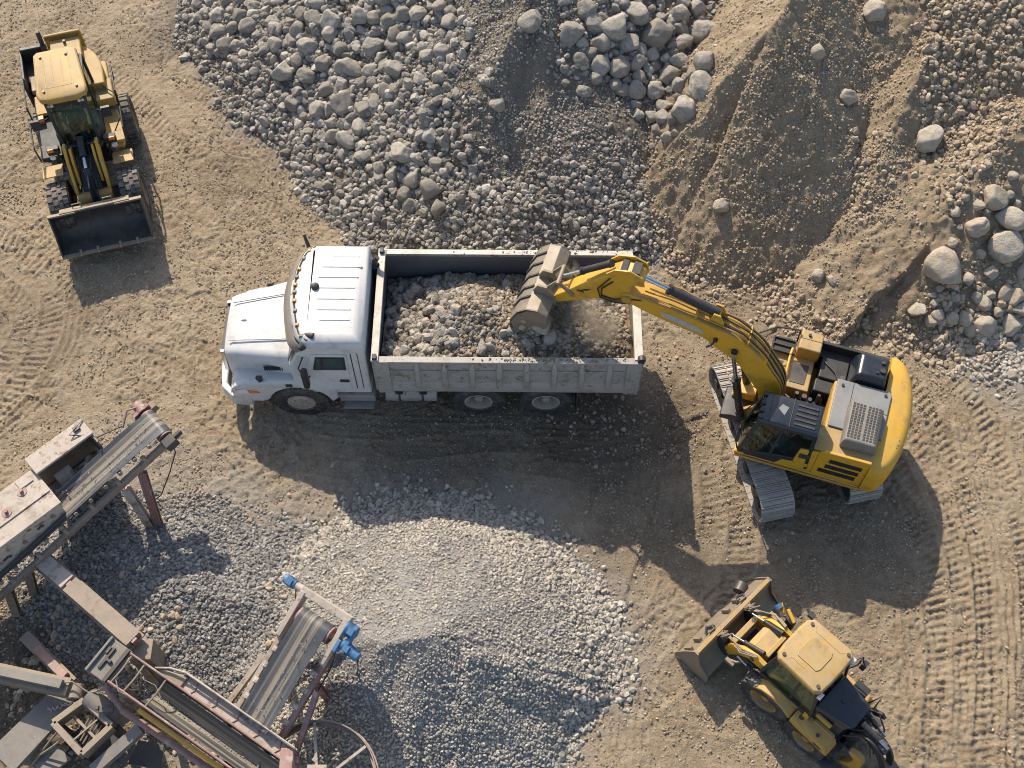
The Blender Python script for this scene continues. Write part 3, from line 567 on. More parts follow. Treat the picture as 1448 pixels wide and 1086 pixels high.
def person(label, loc, rotz, s=1.0, helmet=False):
    """seated machine operator: one skinned body, shirt and hair as children; faces local +x, origin at the seat"""
    J = {'pel': (0, 0, .08, .125), 'wst': (-.03, 0, .24, .12), 'chs': (-.05, 0, .42, .145), 'nk0': (-.04, 0, .55, .07), 'nk': (-.025, 0, .61, .056), 'hd0': (0, 0, .68, .082), 'hd': (.01, 0, .76, .098), 'hd1': (0, 0, .83, .075)}
    E = [('pel', 'wst'), ('wst', 'chs'), ('chs', 'nk0'), ('nk0', 'nk'), ('nk', 'hd0'), ('hd0', 'hd'), ('hd', 'hd1')]
    J['nose'] = (.105, 0, .735, .018); E.append(('hd', 'nose'))
    for sd, k in ((1, 'l'), (-1, 'r')):
        J.update({k+'sh': (-.05, sd*.19, .50, .062), k+'el': (.10, sd*.26, .27, .045), k+'wr': (.33, sd*.18, .27, .032), k+'pm': (.40, sd*.165, .28, .036),
                  k+'hp': (.03, sd*.095, .06, .095), k+'kn': (.44, sd*.13, .10, .065), k+'an': (.50, sd*.13, -.30, .045), k+'to': (.64, sd*.14, -.35, .036)})
        E += [('chs', k+'sh'), (k+'sh', k+'el'), (k+'el', k+'wr'), (k+'wr', k+'pm'), ('pel', k+'hp'), (k+'hp', k+'kn'), (k+'kn', k+'an'), (k+'an', k+'to')]
        for f in range(4):
            L_ = (.075, .085, .08, .062)[f]; y = sd*(.165+(f-1.5)*.019)
            J[k+'f%d' % f] = (.435, y, .285, .011); J[k+'g%d' % f] = (.435+L_*.5, y, .278, .0095); J[k+'h%d' % f] = (.43+L_*.62, y, .245, .0085)
            E += [(k+'pm', k+'f%d' % f), (k+'f%d' % f, k+'g%d' % f), (k+'g%d' % f, k+'h%d' % f)]
        J[k+'t0'] = (.385, sd*.125, .275, .012); J[k+'t1'] = (.425, sd*.108, .262, .010); E += [(k+'pm', k+'t0'), (k+'t0', k+'t1')]
    nm = list(J); me = bpy.data.meshes.new('person'); me.from_pydata([tuple(v*s for v in J[n][:3]) for n in nm], [(nm.index(a), nm.index(b)) for a, b in E], [])
    o = bpy.data.objects.new('person', me); C.objects.link(o)
    m = o.modifiers.new('skin', 'SKIN'); m.use_smooth_shade = True
    for v, n in zip(me.skin_vertices[0].data, nm): v.radius = (J[n][3]*s,)*2; v.use_root = n == 'pel'
    o.modifiers.new('sub', 'SUBSURF').levels = 1; o.modifiers['sub'].render_levels = 2
    me.materials.append(M['skin']); o.location = loc; o.rotation_euler = (0, 0, rad(rotz)); tag(o, label, 'person')
    b = MB(); b.loft([[(cx+rx*s*math.cos(t), ry*s*math.sin(t), z*s) for t in [2*math.pi*k/16 for k in range(16)]] for cx, rx, ry, z in
        ((0, .15, .18, .02), (-.02*s, .15, .165, .14), (-.03*s, .145, .16, .26), (-.045*s, .16, .19, .42), (-.05*s, .13, .20, .50), (-.04*s, .085, .11, .57))])
    for sd in (1, -1): b.tube([(-.05*s, sd*.17*s, .50*s), (.02*s, sd*.235*s, .40*s), (.10*s, sd*.262*s, .27*s)], .066*s, 10)
    b.build('shirt', 'shirt', o, smooth=60)
    b = MB()
    for sd in (1, -1): b.tube([(.0, sd*.09*s, .07*s), (.42*s, sd*.13*s, .115*s), (.47*s, sd*.13*s, .06*s), (.50*s, sd*.13*s, -.26*s)], .092*s, 10)
    b.build('trousers', 'fabric', o, smooth=60)
    V, F = ico(3); V = V[:]*1.0; k = V[:, 2] < -.05; V[k, 2] = -.05; V[:, 0] -= .1
    b = MB(); b.hull([(.0+.108*s*v[0], .106*s*v[1], .775*s+.10*s*v[2]) for v in V]); b.build('hair', 'hair', o, smooth=60)
    b = MB()
    for sd in (1, -1): b.hull([(.098*s+.012*s*a, sd*.036*s+.014*s*c, .765*s+.008*s*d) for a in (-1, 1) for c in (-1, 1) for d in (-1, 1)])
    b.build('eyes', 'hair', o); return o
def frame_at(o, deg): return Matrix.Translation(o) @ Matrix.Rotation(rad(deg), 4, 'Z')
# ================================================================== DUMP TRUCK (faces -x)
TK = thing('dump_truck', 'white bonneted dump truck with a grey tipper body full of rubble', 'truck', (0, .43, 0), -.5)
# chassis
b = MB()
for y in (-.42, .42): b.box(-5.7, 2.3, y-.06, y+.06, .62, .92)
for x in (-5.2, -3.6, -2.2, -.2, .9, 1.9): b.box(x-.06, x+.06, -.42, .42, .66, .86)
for x in (-4.58, -.72, .75): b.cyl((x, -.95, .57), (x, .95, .57), .10)
b.cyl((.0, 0, .55), (.0, 0, .9), .16); b.box(-2.95, -2.75, -.9, .9, .75, 1.5)
b.build('chassis', 'black', TK, bevel=.01)
for sd in (-1, 1):
    wheel(TK, -4.58, sd*1.09, .59, .32, sd, lugs=34, dish=-.12, rimr=.5, disc='rim')
    for x in (-.72, .75):
        wheel(TK, x, sd*1.06, .57, .27, sd, lugs=30, lug='lug', dish=.75, rimr=.52, hub=True)
        wheel(TK, x, sd*.76, .57, .27, sd, lugs=30, lug='lug', dish=.3, rimr=.52, hub=False)
# bonnet: loft of rounded sections
def hs(x, hw, zt, zb, cr=.16, y0=0.0, dome=.05, n=5):
    pts = [(-hw, zb)]
    for k in range(n+1): a = rad(180-90*k/n); pts.append((-hw+cr+cr*math.cos(a), zt-cr+cr*math.sin(a)))
    pts += [(-hw*.55, zt+dome*.5), (-hw*.28, zt+dome), (0, zt+dome), (hw*.28, zt+dome), (hw*.55, zt+dome*.5)]
    for k in range(n+1): a = rad(90-90*k/n); pts.append((hw-cr+cr*math.cos(a), zt-cr+cr*math.sin(a)))
    pts.append((hw, zb)); return [(x, y0+p[0], p[1]) for p in pts]
b = MB(); b.loft([hs(-6.12, .66, 1.72, .85, .12, .02), hs(-6.08, .74, 1.83, .82, .16, .02), hs(-5.9, .80, 1.90, .8, .18, .01), hs(-5.4, .90, 2.0, .8, .2), hs(-4.9, 1.0, 2.10, .85, .2), hs(-4.55, 1.06, 2.17, .9, .2), hs(-4.42, 1.07, 2.19, .95, .2)])
b.build('bonnet', 'white', TK, smooth=50)
b = MB()
for y in (-.52, .52): b.tube([(-6.0, y*.9, 1.945), (-5.4, y, 2.055), (-4.6, y*1.12, 2.215)], .016, 6)
b.build('bonnet_crease', 'white', TK)
b = MB(); b.box(-5.24, -4.82, -1.0, -.985, 1.60, 1.74, Matrix.Translation((0, 0, 0)))
for k in range(9): b.box(-5.22+k*.045, -5.20+k*.045, -1.02, -1.0, 1.61, 1.73)
b.build('bonnet_vent', 'black', TK)
b = MB(); b.cyl((-5.78, .0, 1.94), (-5.74, 0, 2.0), .03, .012, 8); b.cyl((-5.74, 0, 2.0), (-5.66, 0, 2.02), .012, n=8); b.build('bonnet_ornament', 'chrome', TK)
# grille
b = MB(); b.box(-6.20, -6.12, -.56, .60, .98, 1.66)
for k in range(9): b.box(-6.215, -6.20, -.54, .58, 1.02+k*.07, 1.05+k*.07)
b.build('grille', 'black', TK, bevel=.01)
MB().prism([(-6.24, .94), (-6.15, .94), (-6.12, 1.72), (-6.2, 1.72)], -.63, -.56).prism([(-6.24, .94), (-6.15, .94), (-6.12, 1.72), (-6.2, 1.72)], .60, .67).build('grille_surround', 'chrome', TK, bevel=.01)
# wings
for sd in (-1, 1):
    o_, i_ = sd*1.24, sd*.72
    pts = [(-6.02, .66), (-6.02, 1.10), (-5.92, 1.28), (-5.6, 1.40), (-5.1, 1.50), (-4.55, 1.52), (-4.0, 1.46), (-3.78, 1.30), (-3.72, .80), (-3.9, .60)]+arc(-4.58, .57, .66, 12, 168, 14)+[(-5.4, .62)]
    MB().prism(pts, i_, o_).build('wing', 'white', TK, bevel=.07, seg=3)
    b = MB(); b.slab([(-6.03, sd*1.0, .98), (-6.03, sd*1.22, .98), (-5.98, sd*1.22, 1.18), (-5.98, sd*1.0, 1.18)], .03); b.slab([(-5.98, sd*1.247, .98), (-5.62, sd*1.247, 1.02), (-5.66, sd*1.247, 1.20), (-5.95, sd*1.247, 1.18)], .02)
    hl = b.build('headlight', 'lens', TK, bevel=.01)
    MB().hexa([(-5.62, sd*1.235, 1.03), (-5.40, sd*1.235, 1.05), (-5.40, sd*1.26, 1.05), (-5.62, sd*1.26, 1.03), (-5.66, sd*1.235, 1.16), (-5.44, sd*1.235, 1.10), (-5.44, sd*1.26, 1.10), (-5.66, sd*1.26, 1.16)]).build('indicator', 'amber', hl)
    MB().cyl((-5.34, sd*1.15, 1.40), (-5.34, sd*1.17, 1.58), .06, .05).cyl((-5.34, sd*1.17, 1.58), (-5.34, sd*1.2, 1.6), .075, n=12).build('bonnet_mirror', 'black', TK, bevel=.01)
    MB().box(-4.80, -4.66, sd*1.243, sd*1.25, 1.30, 1.42).build('wing_marker', 'black', TK)
b = MB(); pl_ = [(-5.62, -1.27), (-6.05, -1.24), (-6.30, -1.0), (-6.36, -.5), (-6.37, 0), (-6.36, .5), (-6.30, 1.0), (-6.05, 1.24), (-5.62, 1.27), (-5.62, 1.15), (-6.0, 1.1), (-6.18, .9), (-6.2, 0), (-6.18, -.9), (-6.0, -1.1), (-5.62, -1.15)]
b.prism(pl_, .48, .86, 'z'); b.build('bumper', 'white', TK, bevel=.04)
# cab body
b = MB(); b.prism([(-4.46, .98), (-3.0, .98), (-2.98, 2.72), (-3.02, 2.92), (-4.20, 2.95), (-4.42, 2.55), (-4.62, 2.12), (-4.62, 1.5)], -1.20, 1.20); b.build('cab', 'white', TK, bevel=.05, seg=3)
def roofplan(inset=0, dx=0):
    return [(-3.0-inset, -1.22+inset), (-3.0-inset, 1.22-inset), (-4.18+dx, 1.22-inset), (-4.36+dx+inset, 1.05), (-4.47+dx+inset, .7), (-4.53+dx+inset, .3), (-4.53+dx+inset, -.1), (-4.49+dx+inset, -.55), (-4.38+dx+inset, -1.0), (-4.20+dx, -1.22+inset)]
b = MB(); b.loft([[(x, y, 2.86) for x, y in roofplan(0)], [(x, y, 2.98) for x, y in roofplan(-.01)], [(x, y, 3.07) for x, y in roofplan(.06)], [(x, y, 3.11) for x, y in roofplan(.17)], [(x, y, 3.118) for x, y in roofplan(.22, .02)]])
rf = b.build('roof', 'white', TK, smooth=60)
b = MB()
for i, y in enumerate((-.93, -.68, -.43, -.17, .10, .36, .62, .88)):
    x0, x1 = [(-3.75, -3.2), (-3.95, -3.25), (-4.02, -3.25), (-4.05, -3.2), (-4.05, -3.2), (-4.05, -3.15), (-4.0, -3.1), (-3.8, -3.15)][i]; zt = 3.115-.06*max(0, abs(y)-.75)
    b.hexa([(x0, y-.03, zt-.03), (x1, y-.03, zt-.03), (x1, y+.03, zt-.03), (x0, y+.03, zt-.03), (x0+.06, y-.012, zt+.016), (x1-.03, y-.012, zt+.016), (x1-.03, y+.012, zt+.016), (x0+.06, y+.012, zt+.016)])
b.build('roof_ribs', 'white', rf, bevel=.006)
# visor band and lamps
fp = [(-4.18, -1.24), (-4.36, -1.05), (-4.47, -.6), (-4.54, -.1), (-4.54, .3), (-4.48, .72), (-4.37, 1.06), (-4.2, 1.24)]
b = MB(); b.loft([[(x-.02, y, 2.96), (x-.10, y*1.0, 2.93), (x-.20, y*.99, 2.74), (x-.17, y*.99, 2.73), (x-.06, y, 2.88)] for x, y in spl(fp, 4)]); b.build('sun_visor', 'visor', TK, smooth=50)
b = MB(); b.tube([(x+.07, y*.93, 3.07) for x, y in spl(fp, 4)], .022, 6); lb = b.build('lamp_bar', 'black', TK)
for i, t in enumerate((3, 6, 9, 11, 13, 15, 17, 19, 22, 25)):
    x, y = spl(fp, 4)[t]; b = MB(); b.hexa([(x+.03, y*.93-.045, 3.05), (x+.13, y*.93-.045, 3.06), (x+.13, y*.93+.045, 3.06), (x+.03, y*.93+.045, 3.05), (x+.05, y*.93-.03, 3.12), (x+.11, y*.93-.03, 3.12), (x+.11, y*.93+.03, 3.12), (x+.05, y*.93+.03, 3.12)]); b.build('marker_lamp', 'amber' if i % 2 else 'worn', lb, bevel=.01)
MB().lathe([(.085, 0), (.085, .05), (.06, .09), (.001, .11)], Matrix.Translation((-4.05, .12, 3.10)) @ Matrix.Rotation(rad(90), 4, 'X'), 16).build('roof_antenna_dome', 'black', TK)
b = MB(); b.cyl((-4.18, -1.0, 3.06), (-3.98, -1.06, 3.1), .05, .07, 12); b.cyl((-4.2, -1.2, 2.96), (-4.28, -1.28, 2.95), .09, .06, 12); b.build('roof_horn', 'black', TK, bevel=.01)
for sd in (-1, 1):
    y = sd*1.203
    b = MB(); b.prism([(-4.34, 1.16), (-3.40, 1.16), (-3.38, 2.62), (-4.10, 2.62), (-4.24, 2.2), (-4.42, 1.9)], y-.015*sd, y+.018*sd); dr = b.build('door', 'white', TK, bevel=.015)
    b = MB(); b.prism([(-4.13, 2.02), (-3.44, 2.02), (-3.42, 2.54), (-4.02, 2.54)], y+.016*sd, y+.026*sd); b.build('window_seal', 'black', dr)
    b = MB(); b.prism([(-4.085, 2.06), (-3.48, 2.06), (-3.46, 2.50), (-3.99, 2.50)], y+.026*sd, y+.032*sd); b.build('window', 'pane', dr, smooth=0)
    MB().prism([(-3.96, 2.06), (-3.90, 2.06), (-3.86, 2.50), (-3.92, 2.50)], y+.03*sd, y+.037*sd).build('window_bar', 'black', dr)
    MB().box(-3.62, -3.42, y+.016*sd, y+.04*sd, 1.52, 1.62).build('door_handle', 'black', dr, bevel=.01)
    b = MB()
    for x0, x1 in ((-3.30, -3.28), (-3.16, -3.145)): b.box(x0, x1, y-.003, y+.008, 1.2, 2.66)
    b.build('panel_seam', 'black', dr)
    # mirror on bracket
    mr = MB().tube([(-4.28, sd*1.2, 2.5), (-4.36, sd*1.42, 2.42), (-4.30, sd*1.46, 2.2)], .016, 6).tube([(-4.22, sd*1.2, 1.75), (-4.34, sd*1.42, 1.72), (-4.28, sd*1.46, 1.8)], .016, 6).build('mirror_arm', 'black', TK)
    MB().hexa([(-4.33, sd*1.36, 1.74), (-4.20, sd*1.36, 1.74), (-4.20, sd*1.54, 1.74), (-4.33, sd*1.54, 1.74), (-4.33, sd*1.36, 2.36), (-4.20, sd*1.36, 2.36), (-4.20, sd*1.54, 2.36), (-4.33, sd*1.54, 2.36)]).build('mirror', 'black', mr, bevel=.04)
    st = MB().box(-3.72, -2.95, sd*.86, sd*1.26, .88, .95).box(-3.72, -2.95, sd*.9, sd*1.2, .62, .88).build('step_box', 'galv', TK, bevel=.015)
    MB().box(-3.66, -3.0, sd*1.0, sd*1.30, .44, .48).box(-3.60, -3.56, sd*1.05, sd*1.1, .44, .7).box(-3.10, -3.06, sd*1.05, sd*1.1, .44, .7).build('step', 'galv', st, bevel=.008)
    b = MB(); b.cyl((-2.72, sd*.98, .78), (-1.62, sd*.98, .78), .26, n=22)
    tkk = b.build('fuel_tank', 'galv', TK)
    b = MB()
    for x in (-2.42, -1.92): b.cyl((x-.025, sd*.98, .78), (x+.025, sd*.98, .78), .268, n=22)
    b.build('tank_strap', 'steel', tkk)
    for xx in (-2.5, -1.98): MB().box(xx, xx+.16, sd*1.16, sd*1.22, .96, 1.10).build('tank_bracket', 'black', tkk, bevel=.01)
    MB().slab([(1.42, sd*.75, .25), (1.42, sd*1.24, .25), (1.42, sd*1.24, 1.15), (1.42, sd*.75, 1.15)], .02).build('mud_flap', 'rubber', TK)
    MB().tube([(1.25, sd*1.0, 1.22), (1.40, sd*1.15, 1.1), (1.5, sd*1.22, .8), (1.5, sd*1.22, .3)], .018, 6).build('flap_hanger', 'steel', TK)
# windscreen glimpsed below the visor
MB().slab([(-4.63, -1.12, 2.2), (-4.63, 1.12, 2.2), (-4.44, 1.08, 2.74), (-4.44, -1.08, 2.74)], .02).build('windscreen', 'blackg', TK, smooth=0)
b = MB(); b.tube([(-4.66, -.7, 2.22), (-4.62, -.5, 2.32), (-4.55, -.05, 2.42)], .012, 6); b.tube([(-4.66, .4, 2.22), (-4.62, .6, 2.32), (-4.55, 1.0, 2.42)], .012, 6); b.build('wiper', 'black', TK)
# exhaust and hoses behind the cab
b = MB(); b.cyl((-2.9, .95, .9), (-2.9, .95, 2.7), .09, n=16); b.tube([(-2.9, .95, 2.7), (-2.9, .95, 2.86), (-2.84, .98, 2.95)], .06, 10); b.build('exhaust_stack', 'steel', TK)
b = MB()
for y, z in ((-.2, 1.9), (.05, 2.0), (.3, 1.8)): b.tube([(-2.98, y, 1.4), (-2.94, y+.04, z), (-2.88, y-.03, z-.1), (-2.83, y, 1.3)], .02, 6)
b.tube([(-2.9, -.7, 2.4), (-2.9, -.78, 1.9), (-2.88, -.72, 1.5)], .014, 6); b.build('air_hose', 'yelm', TK)
b = MB(); b.cyl((-4.35, 1.42, 2.6), (-4.42, 1.5, 3.05), .05, .03, 8); b.build('aerial', 'black', TK)
# tipper body
BD = bpy.data.objects.new('tipper_body', None); C.objects.link(BD); BD.parent = TK
x0, x1, hw = -2.80, 2.66, 1.37
MB().box(x0, x1, -hw+.05, hw-.05, 1.44, 1.52).build('floor', 'bodyin', BD)
for sd in (-1, 1):
    o = sd*(hw-.07)
    w_ = MB().box(x0+.06, x1-.06, o-.03, o+.03, 1.52, 2.60).build('side_wall', 'bodyin', BD)
    b = MB(); b.box(x0+.06, x1-.06, sd*(hw-.04), sd*(hw-.015), 1.74, 2.54); b.build('side_skin', 'galv', w_)
    b = MB(); b.prism([(sd*(hw-.11), 2.585), (sd*(hw+.01), 2.585), (sd*(hw+.03), 2.60), (sd*(hw+.03), 2.66), (sd*(hw-.11), 2.67)], x0, x1-.02, 'x'); b.build('top_rail', 'galv', w_, bevel=.012)
    b = MB(); b.prism([(sd*(hw-.05), 1.42), (sd*(hw+.02), 1.42), (sd*(hw+.03), 1.56), (sd*(hw-.015), 1.76), (sd*(hw-.05), 1.76)], x0+.02, x1-.05, 'x'); b.build('bottom_rail', 'galv', w_, bevel=.01)
    b = MB(); b.box(x0+.3, x1-.35, sd*(hw-.02), sd*(hw+.012), 2.24, 2.285); b.build('mid_rail', 'galv', w_, bevel=.008)
    for i in range(8):
        x = x0+.86+i*.565
        b = MB(); b.loft([[(x-t, sd*(hw-.02), z), (x-t*.6, sd*(hw+d), z), (x+t*.6, sd*(hw+d), z), (x+t, sd*(hw-.02), z)] for z, t, d in ((1.50, .05, .03), (1.62, .075, .045), (2.3, .085, .05), (2.5, .06, .02), (2.56, .04, 0))])
        b.build('side_rib', 'galv', w_, bevel=.008)
    for xx in (x0, x1-.30):
        MB().box(xx, xx+.30, sd*(hw-.03), sd*(hw+.035), 1.38, 2.66).build('corner_post', 'galv', w_, bevel=.012)
b = MB(); b.box(x0, x0+.06, -hw+.04, hw-.04, 1.4, 2.66); fw = b.build('front_wall', 'bodyin', BD)
b = MB(); b.box(x0-.06, x0+.10, -hw-.02, hw+.02, 2.62, 2.70); b.box(x0-.05, x0, -hw, -hw+.14, 1.42, 2.62); b.box(x0-.05, x0, hw-.14, hw, 1.42, 2.62)
for y in (-.7, 0, .7): b.box(x0-.05, x0, y-.06, y+.06, 1.42, 2.62)
b.build('front_frame', 'galv', fw, bevel=.012)
b = MB()
for y in (-hw+.06, hw-.06): b.box(x0-.03, x0+.06, y-.06, y+.06, 2.70, 2.76)
b.build('corner_cap', 'black', fw, bevel=.01)
tg = MB().prism([(x1-.18, 1.44), (x1-.10, 1.44), (x1-.04, 2.62), (x1-.12, 2.62)], -hw+.06, hw-.06).build('tailgate', 'worn', BD, bevel=.01)
b = MB(); b.prism([(x1-.16, 2.60), (x1+.02, 2.60), (x1+.02, 2.70), (x1-.16, 2.68)], -hw+.05, hw-.05); b.box(x1-.07, x1+.03, -hw+.05, hw-.05, 1.40, 1.55)
for y in (-1.24, -.6, 0, .6, 1.24): b.box(x1-.05, x1+.05, y-.05, y+.05, 1.5, 2.6)
b.build('tailgate_frame', 'galv', tg, bevel=.012)
for y in (-hw+.04, hw-.04):
    b = MB(); b.lathe([(.08, -.05), (.08, .05)], Matrix.Translation((x1-.02, y, 2.74)), 16); b.cyl((x1-.02, y-.09, 2.74), (x1-.02, y+.09, 2.74), .03, n=10); b.box(x1-.10, x1+.04, y-.04, y+.04, 2.6, 2.74); b.build('hinge', 'steel', tg)
b = MB(); b.box(x1+.0, x1+.06, -.95, -.75, .95, 1.1); b.box(x1, x1+.06, .75, .95, .95, 1.1); b.build('tail_lamp', 'amber', TK, bevel=.01)
MB().box(x1-.25, x1-.02, -1.0, 1.0, .9, 1.16).build('rear_crossbar', 'black', TK, bevel=.02)
# load
def load_h(x, y):
    base = 1.78+.36*sst(1.0, -1.2, y)+.12*sst(-2.6, -1.5, x)
    base = base+.60*np.exp(-((x+.75)/.85)**2-((y-.0)/.80)**2)+.38*np.exp(-((x-1.3)/.9)**2-((y+.55)/.6)**2)-.10*np.exp(-((x-.9)/.5)**2-((y-.5)/.4)**2)
    base = base+.28*np.exp(-((x-.35)/.5)**2-((y+.55)/.45)**2)
    return np.minimum(base, 2.68-.0*x)+.09*fbm(x, y, .35, 3, 301)+.03*fbm(x, y, .1, 2, 302)
def load_z(x, y):
    e = np.minimum(np.minimum(x-x0-.08, x1-.16-x), hw-.115-np.abs(y)); return np.minimum(load_h(x, y), 2.35+.6*e)+.02*fbm(x, y, .12, 3, 305)
lx, ly = np.meshgrid(np.arange(x0+.08, x1-.14, .025), np.arange(-hw+.115, hw-.115, .025)); LX, LY = lx.ravel(), ly.ravel()
edge = np.minimum(np.minimum(LX-x0-.08, x1-.16-LX), hw-.115-np.abs(LY))
LZ = load_z(LX, LY)
lo_ = npmesh('rubble', np.stack([LX, LY+.43, LZ], -1), gridfaces(lx.shape[1], lx.shape[0]), 'load', True); tag(lo_, 'heaped brown earth and rubble filling the truck body', None, None, 'stuff')
n = 2600; x, y = sample(n, x0+.14, x1-.22, -hw+.17, hw-.17); r = .022+.065*RS.uniform(size=n)**2.2; r = r*(1+.5*(x < -1.2))
keep = RS.uniform(size=n) < np.where(x > .5, .35, 1); x, y, r = x[keep], y[keep], r[keep]
stones('rubble', np.stack([x, y+.43, load_z(x, y)+r*.2], -1), r, 'gravelL', 'pale broken stones lying on the load in the truck body', BASE1)['kind'] = 'stuff'
n = 7000; x = RS.normal(-.1, 1.2, n); y = RS.uniform(-hw+.17, hw-.17, n); k = (x > x0+.9) & (x < x1-.22); x = x[k]; y = y[k]; r = .014+.05*RS.uniform(size=len(x))**2.0
stones('rubble', np.stack([x, y+.43, load_z(x, y)+r*.3], -1), r, 'gravelD', 'brown clods and stones on the load in the truck body', BASE1)['kind'] = 'stuff'
gT = 'broken rocks on the load in the truck body'
for k in range(34):
    x = random.uniform(x0+.25, .9 if k < 26 else x1-.4); y = random.uniform(-1.05, 1.0); sc = random.uniform(.085, .17)
    o = bpy.data.objects.new('boulder', random.choice(BM_['A'] if k % 3 else BM_['C'])); C.objects.link(o)
    o.location = (x, y+.43, float(load_z(np.array([x]), np.array([y]))[0])+sc*.25); o.rotation_euler = [random.uniform(0, 6) for _ in range(3)]; o.scale = (sc*random.uniform(.9, 1.3), sc, sc*.8)
    tag(o, 'broken rock among the rubble inside the truck body', 'boulder', gT)
x = RS.normal(.9, .75, 260); y = np.where(RS.uniform(size=260) < .8, -hw+.045, hw-.05)+RS.uniform(-.05, .05, 260); k = (x < x1-.1) & (x > x0+.2); r = .008+.022*RS.uniform(size=260)**2
stones('rubble', np.stack([x, y+.43, np.full(260, 2.672)], -1)[k], r[k], 'gravelD', 'spilled crumbs resting on the top rails of the truck body')
M['bucketgrey'] = paint('worn_bucket_steel', (.21, .185, .155), .45, dust=(.36, .29, .20), amt=.8, metal=.2, chips=((.10, .08, .065), .56), scr=.6, stain=.7)
# ================================================================== EXCAVATOR (local +x forward, +y its left)
EX = thing('excavator', 'yellow tracked excavator reaching its boom and bucket over the truck', 'excavator', (6.1, -1.35, 0), 162)
TR = Matrix.Rotation(rad(-77.5-162), 4, 'Z')
def track_loop(L, h, n):
    r = h/2; st = L-h; per = 2*st+2*math.pi*r; out = []
    for k in range(n):
        s = per*k/n
        if s < st: out.append((-st/2+s, h, 0))
        elif s < st+math.pi*r: a = (s-st)/r; out.append((st/2+r*math.sin(a), r+r*math.cos(a), -a))
        elif s < 2*st+math.pi*r: out.append((st/2-(s-st-math.pi*r), 0, -math.pi))
        else: a = (s-2*st-math.pi*r)/r; out.append((-st/2-r*math.sin(a), r-r*math.cos(a), -math.pi-a))
    return out
for sd in (-1, 1):
    b = MB(TR); y = sd*.97; Lk = 3.75; hh = .82; shoes = track_loop(Lk, hh, 54); step = (2*(Lk-hh)+math.pi*hh)/54
    for x, z, a in shoes:
        t = Matrix.Translation((x, y, z)) @ Matrix.Rotation(-a, 4, 'Y')
        b.box(-step*.47, step*.47, -.36, .36, -.05, -.012, t)
        b.box(-step*.40, -step*.26, -.355, .355, -.014, .014, t); b.box(-step*.08, step*.02, -.35, .35, -.014, .006, t)
        for yy in (-.13, .10): b.box(-step*.2, step*.2, yy, yy+.03, -.014, .012, t)
    tr = b.build('crawler_track', 'shoe', EX, smooth=0)
    b = MB(TR)
    fr = track_loop(Lk-.34, hh-.34, 28); pts = [(x, z+.17) for x, z, a in fr]
    b.prism(pts, y-.18, y+.18); b.build('track_frame', 'black', tr, bevel=.02)
    for x in (-(Lk-hh)/2, (Lk-hh)/2):
        MB(TR).cyl((x, y-.30, hh/2), (x, y+.30, hh/2), .30, n=20).cyl((x, y-.34, hh/2), (x, y+.34, hh/2), .12, n=14).build('sprocket', 'steel', tr)
    for k in range(5): MB(TR).cyl((-1.1+k*.55, y-.26, .2), (-1.1+k*.55, y+.26, .2), .12, n=14).build('roller', 'steel', tr)
b = MB(TR); b.box(-.75, .75, -.80, .80, .34, .66); b.hull([(s_*1.0, q*.8, z) for s_ in (-1, 1) for q in (-1, 1) for z in (.35, .5)]); b.build('undercarriage', 'black', EX, bevel=.03)
MB().cyl((0, 0, .62), (0, 0, 1.0), .62, n=32).build('slew_ring', 'steel', EX)
# upper deck
b = MB(); b.prism([(1.22, -1.30), (1.28, -.45), (1.28, -.35), (.75, -.30), (.75, .40), (1.12, .46), (1.12, 1.24), (-1.5, 1.26), (-1.5, -1.44), (.4, -1.44)], .94, 1.10, 'z'); b.build('deck', 'yel', EX, bevel=.025)
MB().box(-1.5, 1.12, 1.262, 1.285, .98, 1.06).build('deck_rail', 'yelm', EX, bevel=.01)
# counterweight, curved in plan
inn = [(-1.52, 1.28), (-1.60, .9), (-1.66, .3), (-1.66, -.4), (-1.60, -1.0), (-1.50, -1.46)]
out = [(-1.62, -1.50), (-1.82, -1.34), (-2.02, -.9), (-2.12, -.3), (-2.12, .2), (-2.04, .75), (-1.90, 1.12), (-1.72, 1.30)]
po = spl([(-1.50, 1.30), (-1.72, 1.30), (-1.90, 1.14), (-2.05, .75), (-2.13, .2), (-2.13, -.35), (-2.03, -.95), (-1.84, -1.36), (-1.64, -1.50), (-1.50, -1.50)], 4)
def cw(k, z): return [(-1.50+(x+1.50)*k, y*(1-(1-k)*.4), z) for x, y in po]
b = MB(); b.loft([cw(.86, .98), cw(.97, 1.06), cw(1.0, 1.25), cw(1.0, 1.72), cw(.97, 1.90), cw(.86, 2.02), cw(.70, 2.06)]); ct = b.build('counterweight', 'yel', EX, smooth=50)
b = MB()
for k, y in enumerate((.62, .46, .30, .13, -.05, -.22, -.38)):   # worn dark lettering, no longer legible
    x = -1.93-.10*math.cos(y*1.2); t = Matrix.Translation((x+.13, y, 2.035)) @ Matrix.Rotation(rad(8*((k*37) % 5-2)), 4, 'Z')
    b.box(-.07, .06, -.045, -.02, 0, .012, t); b.box(-.07, .05, .02, .045, 0, .012, t)
    if k % 2: b.box(-.015, .012, -.03, .03, 0, .0115, t)
    else: b.box(.03, .055, -.03, .03, 0, .0115, t)
b.build('worn_lettering', 'black', ct, smooth=0)
